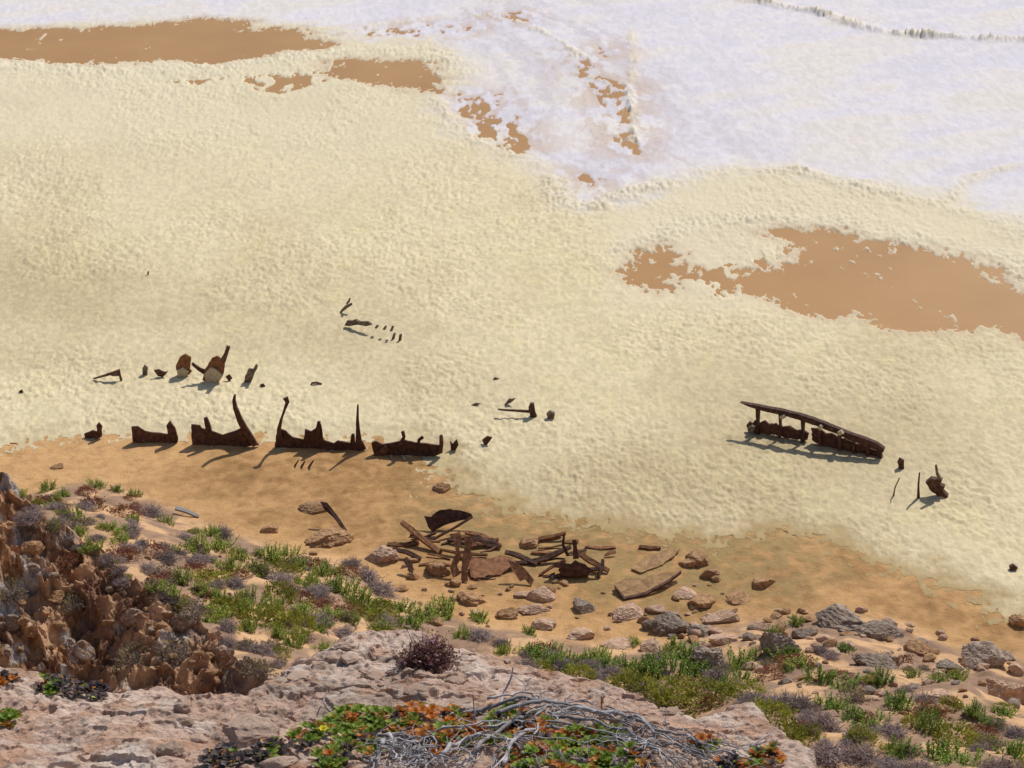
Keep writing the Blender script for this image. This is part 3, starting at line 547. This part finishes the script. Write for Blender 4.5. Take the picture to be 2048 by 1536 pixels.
for i in range(55):     # loose rubble on the crag
    px = rs.uniform(5,500); lo_ = np.interp(px,[p[0] for p in cr_px],[p[1] for p in cr_px])+25; py = rs.uniform(lo_,1345)
    if py < lo_: continue
    w = rs.uniform(10,26); mt = rs.choice(['rk_brown','rk_brown','rk_brown','rk_white']); cn = {'rk_brown':'red-brown','rk_white':'pale lichened'}[mt]
    rock(px,py,w,w*.75,mt,'small %s rubble stone lying on the brown crag'%cn,'rubble_stone','stone','small %s rubble stones on the crag'%cn,3,seed=930+i%14,lift=.3)
# ------------------------------------------------------------ mid-distance plants
def copy_tree(o, parent=None):
    c = o.copy(); C.objects.link(c); c.parent = parent
    for ch in list(o.children): copy_tree(ch, c)
    return c
def rv(r,a=1): return Vector((r.gauss(0,a),r.gauss(0,a),r.gauss(0,a)))
def proto_green(seed):
    r = random.Random(seed); st = MB(); lf = MB(); ox = r.uniform(.7,1.1)
    for i in range(44):
        a = r.uniform(0,6.28); q = r.uniform(0,1)**.6; ir = 1+.6*mn.noise(Vector((math.cos(a)*1.5,math.sin(a)*1.5,seed)))
        b = Vector((math.cos(a)*q*.40*ir,math.sin(a)*q*.40*ir*ox,-.08)); tip = Vector((math.cos(a)*q*.58*ir+r.gauss(0,.06),math.sin(a)*q*.58*ir*ox+r.gauss(0,.06),r.uniform(.2,.78)*(1-.4*q)))
        mid = b.lerp(tip,.5)+rv(r,.03); st.tube([b,mid,tip],[.012,.010,.006],3)
        n_ = 12
        for k in range(n_):
            t_ = .2+.8*k/n_; p = b.lerp(mid,t_*2) if t_ < .5 else mid.lerp(tip,t_*2-1)
            an = k*2.4+r.random(); out = Vector((math.cos(an),math.sin(an),r.uniform(.3,1.4))).normalized()
            L = r.uniform(.08,.14)*(1-.3*t_); w = out.cross(Vector((0,0,1))).normalized()*L*.28
            lf.quad(p-w*.5,p+out*L*.5-w,p+out*L,p+out*L*.5+w)
    return st,lf
def proto_twigs(seed, n=420, flat=.7):
    r = random.Random(seed); m = MB()
    for i in range(n):
        d_ = Vector((r.gauss(0,1),r.gauss(0,1),abs(r.gauss(0,.8))+.15)).normalized()
        L = r.uniform(.2,.52)*(1+.35*mn.noise(d_*1.8+Vector((seed,0,0)))); b = Vector((r.gauss(0,.1),r.gauss(0,.1),-.05)); e_ = b+Vector((d_.x*L,d_.y*L,d_.z*L*flat*1.3))
        mid = b.lerp(e_,.55)+rv(r,.05); w = d_.cross(rv(r)).normalized()*.010
        m.quad(b-w,b+w,mid+w,mid-w); m.tri(mid-w,mid+w,e_)
        for k in range(4):
            e2_ = mid.lerp(e_,.3*k)+rv(r,.06)+Vector((0,0,.03)); s_ = mid.lerp(e_,.3*k); m.tri(s_-w,s_+w,e2_)
    return m
def proto_cushion(seed, n=700, flat=.45):
    r = random.Random(seed); m = MB(); S = Vector((seed*3.1,1,2))
    for i in range(n):
        d_ = Vector((r.gauss(0,1),r.gauss(0,1),abs(r.gauss(0,1)))).normalized()
        R_ = .5*(1+.7*mn.noise(d_*2.2+S))*r.uniform(.65,1.05); p = Vector((d_.x*R_,d_.y*R_,d_.z*R_*flat*1.3))
        o_d = (d_+rv(r,.5)+Vector((0,0,.4))).normalized(); L = r.uniform(.05,.10); w = o_d.cross(rv(r)).normalized()*L*.3
        m.quad(p-w*.4,p+o_d*L*.5-w,p+o_d*L,p+o_d*L*.5+w)
    return m
protos = {}
def get(kind, v_):
    k = (kind,v_)
    if k in protos: return protos[k], False
    e = bpy.data.objects.new({'green':'green_shrub','deep':'green_shrub','grey':'dry_bush','sage':'sage_bush','red':'maroon_ground_plant','olive':'olive_cushion_plant'}[kind], None); C.objects.link(e)
    if kind in ('green','deep'):
        st,lf = proto_green(v_+(0 if kind == 'green' else 20)); st.build('stems',M['stem'],e); lf.build('foliage',M['green' if kind == 'green' else 'green2'],e)
    elif kind == 'grey': proto_twigs(v_+40).build('twigs',M['grey'],e)
    elif kind == 'sage': proto_twigs(v_+50,160).build('twigs',M['grey'],e); proto_cushion(v_+50,500,.7).build('foliage',M['sage'],e)
    elif kind == 'red': proto_cushion(v_+60).build('foliage',M['red'],e)
    else: proto_cushion(v_+70,900,.5).build('foliage',M['olive'],e)
    protos[k] = e; return e, True
desc = {'green':('bright yellow-green upright shrub','shrub'),'deep':('deeper green leafy shrub','shrub'),'grey':('dry grey-mauve twiggy bush','bush'),'sage':('dull sage-brown bush','bush'),'red':('low maroon-tinged ground plant','plant'),'olive':('low olive cushion plant','plant')}
def plant(kind,px,py,size,label=None):
    e, first = get(kind, random.randrange(5))
    if not first: e = copy_tree(e)
    g = hit(px,py+size*.25,TC); s = (g-CAM).length/F*size*(1.2 if kind in('green','deep') else 1.35)
    e.location = g; k = s*random.uniform(.9,1.25); e.scale = (k*random.uniform(.85,1.2),k*random.uniform(.8,1.2),k*random.uniform(.6,1.0)); e.rotation_euler = (random.uniform(-.15,.15),random.uniform(-.15,.15),random.uniform(0,6.28))
    d_,c_ = desc[kind]; z_ = zone(px,py); sz = 'small ' if size < 36 else ('large ' if size > 54 else '')
    tag(e,label or (sz+d_+' '+z_),c_)
    if not label: e['group'] = sz+d_+'s '+z_
    elif 'group' in e: del e['group']
    return e
G = [(95,975,30),(125,985,35),(195,965,30),(235,975,25),(150,1030,40),(160,1060,35),(225,1050,40),(185,1090,40),(240,1075,34),(335,1040,28),(395,1090,45),(440,1085,50),(460,1130,40),(478,1108,40),(540,1110,50),(575,1100,40),(515,1135,44),(600,1128,36),(650,1140,40),(680,1170,45),(620,1165,40),(360,1155,44),(330,1175,45),(400,1172,46),(440,1190,40),(500,1195,50),(550,1205,50),(480,1215,44),(430,1232,50),(610,1215,54),(660,1222,50),(720,1200,50),(700,1235,44),(590,1280,50),(555,1262,40),(500,1252,40),(800,1210,46),(850,1222,54),(885,1215,46),(960,1232,30),(925,1265,40),(1010,1298,34),(1350,1285,44),(1480,1322,50),(1510,1306,40),(1590,1240,34),(1600,1322,40),(1830,1345,36),(1910,1350,36),(1950,1420,40),(1270,1280,28),(45,985,22),(270,985,24),(1060,1262,28),(760,1260,40),(345,1095,32),(1550,1300,34),(420,1060,30),(1110,1296,44),(1200,1306,44)]
for a in G: plant('green',*a)
D = [(1090,1310,46),(1130,1318,46),(1170,1318,48),(1210,1322,46),(1250,1328,50),(1290,1338,60),(1335,1332,62),(1378,1300,66),(1395,1338,54),(1060,1300,36),(1640,1352,50),(1690,1362,56),(1662,1402,50),(1760,1352,44),(1800,1402,50),(1850,1442,52),(1872,1502,64),(1700,1422,50),(1922,1512,60),(1742,1442,46),(1480,1350,40),(820,1240,46),(640,1250,40),(1690,1290,36),(1980,1440,44),(2030,1500,50),(2005,1420,30),(1800,1500,50),(1545,1262,26)]
for a in D: plant('deep',*a)
E = [(300,1018,52),(110,1010,40),(60,1028,36),(210,1112,44),(290,1132,40),(400,1112,44),(440,1062,36),(730,1142,60),(758,1172,50),(640,1192,44),(700,1122,40),(330,1112,36),(560,1152,44),(260,1092,36),(470,1162,40),(380,1202,40),(960,1262,50),(1002,1280,40),(1560,1402,60),(1600,1402,56),(1652,1442,60),(1722,1502,66),(1782,1452,54),(1430,1345,44),(1320,1385,50),(1500,1395,50),(1850,1392,44),(1960,1472,50),(770,1238,44),(680,1262,40),(520,1292,50),(1660,1500,60),(1840,1530,60),(2000,1530,60),(1620,1445,50),(450,1250,44),(580,1175,40),(620,1240,40),(1780,1520,50),(370,1070,36),(1050,1330,40),(170,1010,34)]
for a in E: plant('grey',*a)
for a in [(185,1003,36),(300,1092,40),(640,1206,50),(690,1222,44),(250,1022,36),(90,1000,30),(140,1112,34),(600,1188,40),(1540,1345,40),(1860,1420,40),(240,1110,44),(480,1145,40)]: plant('red',*a)
for a in [(560,1182,66),(450,1205,60),(590,1242,60),(1262,1362,70),(1340,1380,76),(1420,1385,84),(1490,1372,60),(1590,1470,86),(740,1226,50),(420,1150,50),(1720,1470,50),(1160,1345,50),(520,1235,50),(1540,1420,60),(1900,1470,60),(350,1200,50)]: plant('olive',*a)
rs = random.Random(77); tpx = np.array([p[0] for p in toe_px]); tpy = np.array([p[1] for p in toe_px]); cpx = np.array([p[0] for p in cr_px]); cpy = np.array([p[1] for p in cr_px])
cnt = 0
while cnt < 250:
    if cnt < 135: px = rs.uniform(40,790); lo_ = np.interp(px,tpx,tpy)+22; hi_ = min(np.interp(px,cpx,cpy)-12,1330)
    else: px = rs.uniform(1000,2048); lo_ = np.interp(px,tpx,tpy)+35+max(0,(px-1450)*.10); hi_ = 1345+max(0,(px-1150)*.28)
    if hi_ <= lo_+5: cnt += .2; continue
    py = rs.uniform(lo_,min(hi_,1540)); cnt += 1
    u_ = rs.random(); kd = 'grey' if u_ < .48 else 'sage' if u_ < .62 else 'red' if u_ < .72 else 'olive' if u_ < .87 else 'green' if px < 900 else 'deep'
    plant(kd,px,py,rs.uniform(18,42)*(1 if py > 1080 else .75))
for px,py,s,l_ in [(28,1182,46,'sage-brown bush hanging at the left edge of the crag'),(150,1202,36,'small sage bush in the middle of the crag'),(270,1306,60,'large dry brown bush low on the crag'),(66,1050,40,'sage bush near the top of the brown crag'),(520,1335,50,'sage bush at the lower right foot of the crag'),(350,1300,40,'small dry bush below the white lichened rocks')]: plant('sage',px,py,s,l_)
# ------------------------------------------------------------ foreground ledge
def zl(y): return 37.16-.27*(y-4)
def lp(px,py):
    a,b,c = ray(px,py); t = (37.16+1.08-H)/(c+.27*b); return (a*t,b*t)
out_px = [(-900,1310),(-200,1322),(0,1328),(80,1330),(150,1350),(215,1366),(330,1356),(420,1374),(480,1382),(540,1344),(600,1308),(660,1282),(740,1260),(850,1260),(920,1288),(1000,1306),(1100,1328),(1180,1343),(1250,1366),(1330,1402),(1400,1412),(1460,1386),(1510,1386),(1545,1408),(1580,1458),(1630,1490),(1645,1540),(1645,1700)]
Lo = [lp(*p) for p in out_px]; Lo = Lo+[(1.2,1.5),(1.5,-1.5),(-4.5,-1.5)]
def Lh(x,y):
    x = np.asarray(x,float); y = np.asarray(y,float)
    d = sdf(Lo,x,y)+.06*(fbm(x/.12,y/.12,101,5,.6)-.5)
    wx = x+.10*(fbm(x/.10,y/.10,121,3)-.5); wy = y+.10*(fbm(x/.10,y/.10,122,3)-.5)
    z = zl(y)+.10*(fbm(x/.8,y/.8,102,4)-.5)+.065*(fbm(x/.20,y/.20,103,6,.6)-.5)
    z = z+.022*(wor(wx/.22,wy/.17,123,True)-.5)*sm(.40,.55,fbm(x/.4,y/.4,124,2))+.010*(wor(wx/.06,wy/.05,125,True)-.5)
    rg = np.abs(fbm(x/.45,y/.35,104,4)*2-1); z = z-.022*sm(.04,0,rg)
    w = wor(x/.045+.8*fbm(x/.1,y/.1,105,2),y/.04,106); z = z-.010*sm(.4,.0,w)*sm(.44,.56,fbm(x/.2,y/.2,107,3))
    z = z+.018*(fbm(x/.035,y/.035,109,3,.6)-.5)
    z = z-np.where(d < .05, (.05-d)**2*6, 0)-np.where(d < 0, -d*5, 0)
    return np.maximum(z, 20)
xs = np.concatenate([np.linspace(-5.5,-1.9,60)[:-1],np.arange(-1.9,1.25,.0058),np.linspace(1.25,4,60)])
ys = np.concatenate([np.linspace(-2,3.4,80)[:-1],np.arange(3.4,5.9,.0058),np.linspace(5.9,9,50)])
X,Y = np.meshgrid(xs,ys); Z = Lh(X,Y)
b1 = fbm(X/.25,Y/.25,111,5)[...,None]; b2 = fbm(X/.1,Y/.1,112,4)[...,None]; b3 = fbm(X/.4,Y/.4,113,5)[...,None]
lc = mix(np.array([.60,.40,.295]), np.array([.72,.54,.425]), sm(.35,.62,b1))
lc = mix(lc, np.array([.37,.30,.245]), sm(.50,.64,b3)*.65*sm(.35,.55,b2))
lc = mix(lc, np.array([.56,.30,.17]), sm(.56,.68,b2)*.5)
lc = mix(lc, np.array([.76,.65,.56]), sm(.56,.7,fbm(X/.12,Y/.09,114,4))[...,None]*.5)
o = grid_mesh('rock_ledge', X, Y, Z, lc, M['ledge'], smooth=False); tag(o,kind='structure')
def lhit(px,py): return hit(px,py,Lh,2.5,9,700)
def lrock(px,py,w,h_,label,group=None,sub=4,seed=None,mt='st_ledge',name='loose_stone'):
    return rock(px,py,w,h_,mt,label,name,'stone',group,sub,seed,Lh,2.5,9,.25)
for r in [(500,1462,120,50,'large tan stone sitting at the front left of the ledge'),(395,1478,52,28,'reddish stone just left of the large tan stone'),(342,1500,50,26,'orange stone nearest the front left of the ledge'),(366,1414,34,32,'small upright pale stone at the middle left of the ledge'),(372,1442,34,20,'small pale stone under the upright one'),(598,1352,46,22,'pale stone at the left foot of the rock knob'),(640,1330,40,22,'flat pinkish stone on the left slope of the knob'),(700,1318,50,20,'broad flat stone on the knob left of the dry shrub'),(748,1352,50,18,'flat stone just below the dry flowering shrub, left side'),(905,1360,50,18,'flat stone just below the dry flowering shrub, right side'),(690,1292,36,18,'small stone near the top left of the knob'),(1340,1424,50,20,'pale stone near the dip in the right side of the ledge'),(560,1525,60,30,'stone at the bottom edge left of the succulent mat'),(830,1380,44,16,'thin pale stone between the shrub and the succulent mat'),(990,1372,40,14,'small flat stone beside the upright grey twig')]: lrock(*r)
rs = random.Random(11)
for i in range(62):
    px = rs.gauss(740,110) if i < 48 else rs.uniform(60,1450); py = rs.uniform(1300,1390) if i < 48 else rs.uniform(1405,1520)
    if px > 1500 or px < 20: continue
    w = rs.uniform(9,22); zz = 'on the knob around the dry flowering shrub' if i < 48 else 'scattered over the lower ledge'
    lrock(px,py,w,w*.65,'small pale pebble '+zz,'pebbles '+zz,2,seed=950+i%12,name='pebble')
# succulents
LF = .021
def clump(px,py,rpx,fr,label,n=150,name='succulent_clump'):
    g = lhit(px,py); Rr = (g-CAM).length/F*rpx*1.05
    e = empty(name,g,label,'succulent'); r = random.Random(int(px*7+py)); G_ = [MB(),MB(),MB()]
    nro = max(8,int(n/6))
    for i in range(nro):
        a = r.uniform(0,6.28); q = math.sqrt(r.random()); x = g.x+math.cos(a)*q*Rr; y = g.y+math.sin(a)*q*Rr*1.25
        z = float(Lh(np.array([x]),np.array([y]))[0])
        if z < g.z-.25:
            y = g.y-abs(y-g.y); z = float(Lh(np.array([x]),np.array([y]))[0])
            if z < g.z-.25: continue
        c_ = Vector((x,y,z+r.uniform(.004,.022)*(1.3-q)))
        u_ = min(.999,max(0,.5+.9*mn.noise(Vector((x*14,y*14,3)))+r.uniform(-.3,.3))); k = 0 if u_ < fr[0] else (1 if u_ < fr[0]+fr[1] else 2)
        tilt = Vector((r.gauss(0,.3),r.gauss(0,.3)-.15,1)).normalized()
        for j in range(r.randint(7,12)):
            an = j*2.399+r.random()*.4; el = .2+.12*j
            dd = Vector((math.cos(an),math.sin(an),el))+tilt*.3; dd.normalize()
            kk = k if r.random() < .92 else r.choice([0,1,2])
            L = LF*r.uniform(.55,1.15)*(1-.04*j)
            G_[kk].leaf(c_+dd*.003, dd, Vector((0,0,1)), L, L*.30)
    for m_,nm,mt in zip(G_,('green_leaves','orange_leaves','withered_leaves'),('su_green','su_orange','su_dead')):
        if m_.v: m_.build(nm,M[mt],e,g,True)
    return e
CL = [(640,1488,56,(.7,.1,.2),'green succulent clump at the left tip of the mat, by the yellow flower'),(710,1452,56,(.75,.1,.15),'bright green succulent clump on the upper left of the mat'),(770,1446,50,(.65,.25,.1),'green succulent clump right of the upper left one, above the twig loops'),(832,1448,46,(.3,.6,.1),'mostly orange succulent clump on the upper edge of the mat'),(900,1446,46,(.35,.35,.3),'mixed orange and withered succulent clump left of the arching branches'),(720,1500,56,(.6,.1,.3),'green succulent clump directly left of the twig loops'),(880,1500,56,(.2,.6,.2),'orange succulent clump within the twig loops'),(960,1474,56,(.4,.45,.15),'green and orange clump under the left of the arching branches'),(1030,1446,50,(.6,.2,.2),'green clump under the crest of the arching branches'),(1080,1474,56,(.25,.6,.15),'brightest orange clump in the middle of the mat'),(1140,1494,56,(.5,.4,.1),'green and orange clump right of the middle of the mat'),(1060,1520,56,(.5,.4,.1),'clump at the bottom edge in the middle of the mat'),(1200,1490,50,(.7,.2,.1),'green clump with few orange leaves right of the middle of the mat'),(1240,1522,56,(.65,.25,.1),'green clump at the bottom right of the mat'),(1160,1535,56,(.45,.45,.1),'mixed clump at the bottom edge right of the middle'),(1402,1494,26,(.15,.5,.35),'small rusty orange clump right of the mat among bare twigs'),(1530,1524,30,(.25,.6,.15),'small orange clump at the right corner of the ledge'),(1470,1545,34,(.2,.4,.4),'half cut off withered clump at the bottom right of the ledge'),(14,1444,24,(.6,.35,.05),'small clump cut off at the left edge of the picture'),(455,1525,46,(.1,.15,.75),'blackened clump left of the succulent mat'),(540,1508,36,(.05,.1,.85),'withered black clump between the large tan stone and the mat'),(120,1378,40,(.25,.03,.72),'blackish clump on the left rim of the ledge'),(180,1388,36,(.15,.05,.8),'withered clump with grey leaves right of the blackish one on the left rim'),(14,1366,24,(.0,.3,.7),'maroon clump at the far left rim of the ledge'),(660,1528,36,(.3,.1,.6),'dark clump at the bottom edge below the green left tip')]
for a in CL: clump(*a, n=int(a[2]*5.4))
g = lhit(648,1482); mb = MB()
for k in range(6):
    a = k*1.047; dd = Vector((math.cos(a),math.sin(a),.5)).normalized(); mb.leaf(g+Vector((0,0,.035)),dd,Vector((0,0,1)),.014,.005)
tag(mb.build('yellow_flower',M['yflower'],None,g),'single small yellow flower at the left end of the succulent mat','flower')
# flowering shrub on the knob: a dense low mound
g = lhit(858,1330); e = empty('flowering_shrub',g,'reddish-purple shrub with tiny pink flowers on the pale rock knob','shrub')
tw = MB(); lv = MB(); r = random.Random(3)
def blossom(p, s_):
    fw = MB()
    for k in range(4): fw.leaf(p,rv(r)+Vector((0,0,.4)),Vector((0,0,1)),s_,s_*.4)
    fw.build('flower',M['flower'],e,g)
for i in range(440):
    d_ = Vector((r.gauss(0,1),r.gauss(0,1),abs(r.gauss(0,1))+.15)).normalized(); L = r.uniform(.028,.085)*(1+.3*mn.noise(d_*2))
    b = g+Vector((r.gauss(0,.024),r.gauss(0,.024),0)); t_ = b+d_*L; m_ = b.lerp(t_,.5)+rv(r,.008)
    tw.tube([b,m_,t_],[.0011,.0009,.0006],3)
    for k in range(2): tw.tube([m_,m_+rv(r,.012)+Vector((0,0,.008))],[.0008,.0005],3)
    for k in range(4): lv.leaf(m_.lerp(t_,r.random())+rv(r,.007),rv(r),Vector((0,0,1)),.009,.0032)
    if r.random() < .10: blossom(t_,.0065)
for i in range(10):
    a = r.uniform(0,6.28); t_ = g+Vector((math.cos(a)*.045-.02,math.sin(a)*.045,r.uniform(.10,.135))); m_ = g.lerp(t_,.5)+rv(r,.012); tw.tube([g,m_,t_],[.0014,.001,.0005],3)
    for k in range(3): tw.tube([m_.lerp(t_,.3*k),m_.lerp(t_,.3*k)+rv(r,.012)],[.0008,.0004],3)
    blossom(t_,.0055)
tw.build('twigs',M['purp'],e,g); lv.build('leaves',M['purpleaf'],e,g)
# dead branches
def onl(px,py,up): return lhit(px,min(py,1600))+Vector((0,0,up))
def smooth_path(P,n=6):
    out = []; m = len(P)
    for i in range(m-1):
        p0=P[max(i-1,0)];p1=P[i];p2=P[i+1];p3=P[min(i+2,m-1)]
        for k in range(n):
            t_=k/n; out.append(.5*((2*p1)+(p2-p0)*t_+(2*p0-5*p1+4*p2-p3)*t_*t_+(3*p1-p0-3*p2+p3)*t_**3))
    out.append(P[-1]); return out
g = lhit(1000,1525); root = empty('dead_bush',g,'bleached grey tangle of dead branches sprawled over the succulent mat','dead bush')
r = random.Random(21)
def branch(pts,r0,twigs=3,wob=.006):
    P = [onl(x,y+14,.008+r.random()*.030) for i,(x,y) in enumerate(pts)]
    P = smooth_path(P,7); o1 = rv(r,20)
    P = [p+Vector(mn.noise_vector(p*16+o1))*wob*2.2+rv(r,.0018) for p in P]; m = MB(); n = len(P)
    m.tube(P,[r0*(1-.7*i/n)*(1+.25*mn.noise(P[i]*60)) for i in range(n)],6)
    for k in range(twigs):
        i = r.randrange(1,n-2); d_ = (P[i+1]-P[i]).normalized(); q = P[i]; Q = [q]; dd = (d_+rv(r,.8)).normalized()
        for s_ in range(r.randint(3,7)):
            dd = (dd+rv(r,.45)).normalized(); dd.z *= .5; q = q+dd*r.uniform(.010,.024); Q.append(q)
        m.tube(Q,[r0*.42*(1-.7*j/len(Q)) for j in range(len(Q))],5)
    m.build('branch',M['deadwood'],root,g,True)
guides = [[(890,1436),(960,1415),(1040,1400),(1120,1404),(1200,1427),(1260,1445)],[(1000,1430),(1080,1412),(1160,1405),(1250,1430),(1330,1470),(1420,1520)],[(940,1500),(1020,1455),(1100,1432),(1200,1445),(1290,1475),(1380,1510),(1500,1530)],[(1150,1418),(1230,1422),(1290,1445),(1350,1478),(1420,1500),(1510,1530)],
 [(1000,1530),(1040,1480),(1100,1455),(1190,1460),(1280,1485),(1370,1530)],[(760,1492),(790,1470),(830,1478),(850,1500),(830,1525)],[(740,1525),(760,1500),(800,1485),(840,1510),(860,1530)],[(770,1470),(800,1500),(850,1515),(920,1525)],[(880,1515),(940,1480),(1000,1470),(1060,1490)],[(860,1470),(920,1458),(990,1458),(1060,1444)],[(1150,1455),(1240,1475),(1310,1500),(1350,1530)]]
for gi,gd in enumerate(guides):
    for k in range(3):
        j = 17 if k else 3; gd2 = gd if k == 0 or gi > 4 else gd[r.randrange(0,2):len(gd)-r.randrange(0,2)]
        branch([(x+r.gauss(0,j),min(y+r.gauss(0,j*.7)+(8 if k else 0),1550)) for x,y in gd2], r.uniform(.0022,.0044) if k else .0064, twigs=5)
for k in range(32):
    x,y = r.uniform(760,1330),r.uniform(1455,1535); a = r.uniform(0,6.28); L = r.uniform(25,75); y = max(y,1440+abs(x-1080)*.16)
    branch([(x,y),(x+L*.5*math.cos(a)+r.gauss(0,8),y+L*.3*math.sin(a)+r.gauss(0,5)),(x+L*math.cos(a),y+L*.55*math.sin(a))],r.uniform(.0018,.0036),twigs=3,wob=.008)
for k in range(10):
    x,y = r.uniform(1300,1460),r.uniform(1445,1500); branch([(x,y),(x+r.uniform(30,50),y+r.uniform(5,25)),(x+r.uniform(60,110),y+r.uniform(10,40))],r.uniform(.0015,.003),twigs=3)
for k in range(12):
    x,y = r.uniform(770,960),r.uniform(1490,1530); a = r.uniform(0,6.28); branch([(x+36*math.cos(a+q),y+16*math.sin(a+q)) for q in (0,.8,1.6,2.4,3.2)],r.uniform(.0028,.0048),twigs=3)
def loose(pts,r0,ups,label):
    P = smooth_path([onl(x,y,u_) for (x,y),u_ in zip(pts,ups)]); m = MB(); n = len(P); m.tube(P,[r0*(1-.6*i/n) for i in range(n)],6)
    tag(m.build('dead_twig',M['deadwood'],None,P[0],True),label,'twig')
loose([(1000,1412),(1008,1404),(1022,1398),(1026,1394)],.0045,[.0,.03,.07,.10],'tall curved grey twig standing above the arching branches')
loose([(690,1440),(660,1432),(648,1420),(656,1412)],.004,[.0,.015,.03,.05],'crooked hooked twig left of the succulent mat')
loose([(950,1440),(948,1432),(946,1428)],.0025,[0,.03,.06],'thin short upright twig at the left of the arching branches')
loose([(1500,1500),(1530,1485),(1548,1480)],.003,[.01,.02,.03],'thin twig reaching over the right corner of the ledge')
# ------------------------------------------------------------ light, world, camera
az = Vector((.53,.85)); el = R(46)
sd = Vector((az.x*math.cos(el),az.y*math.cos(el),math.sin(el))).normalized()
sun = bpy.data.lights.new('Sun','SUN'); sun.energy = 3.6; sun.angle = R(.5); sun.color = (1,.965,.91)
so = bpy.data.objects.new('Sun',sun); C.objects.link(so); so.rotation_euler = (-sd).to_track_quat('-Z','Y').to_euler(); so.location = (0,0,60)
w = bpy.data.worlds.new('World'); bpy.context.scene.world = w; w.use_nodes = True; n = w.node_tree.nodes; l = w.node_tree.links
sk = n.new('ShaderNodeTexSky'); sk.sky_type = 'NISHITA'; sk.sun_disc = False; sk.sun_elevation = el; sk.sun_rotation = math.atan2(sd.x,sd.y)
l.new(sk.outputs[0], n['Background'].inputs['Color']); n['Background'].inputs['Strength'].default_value = .095
cam = bpy.data.cameras.new('Camera'); co = bpy.data.objects.new('Camera',cam); C.objects.link(co)
co.location = CAM; co.rotation_euler = (R(90)-PITCH,0,0); cam.sensor_width = 36; cam.lens = 36/(2*math.tan(R(15))); cam.clip_start = .1; cam.clip_end = 12000
sc = bpy.context.scene; sc.camera = co
sc.view_settings.view_transform = 'Standard'; sc.view_settings.look = 'None'; sc.view_settings.exposure = 0
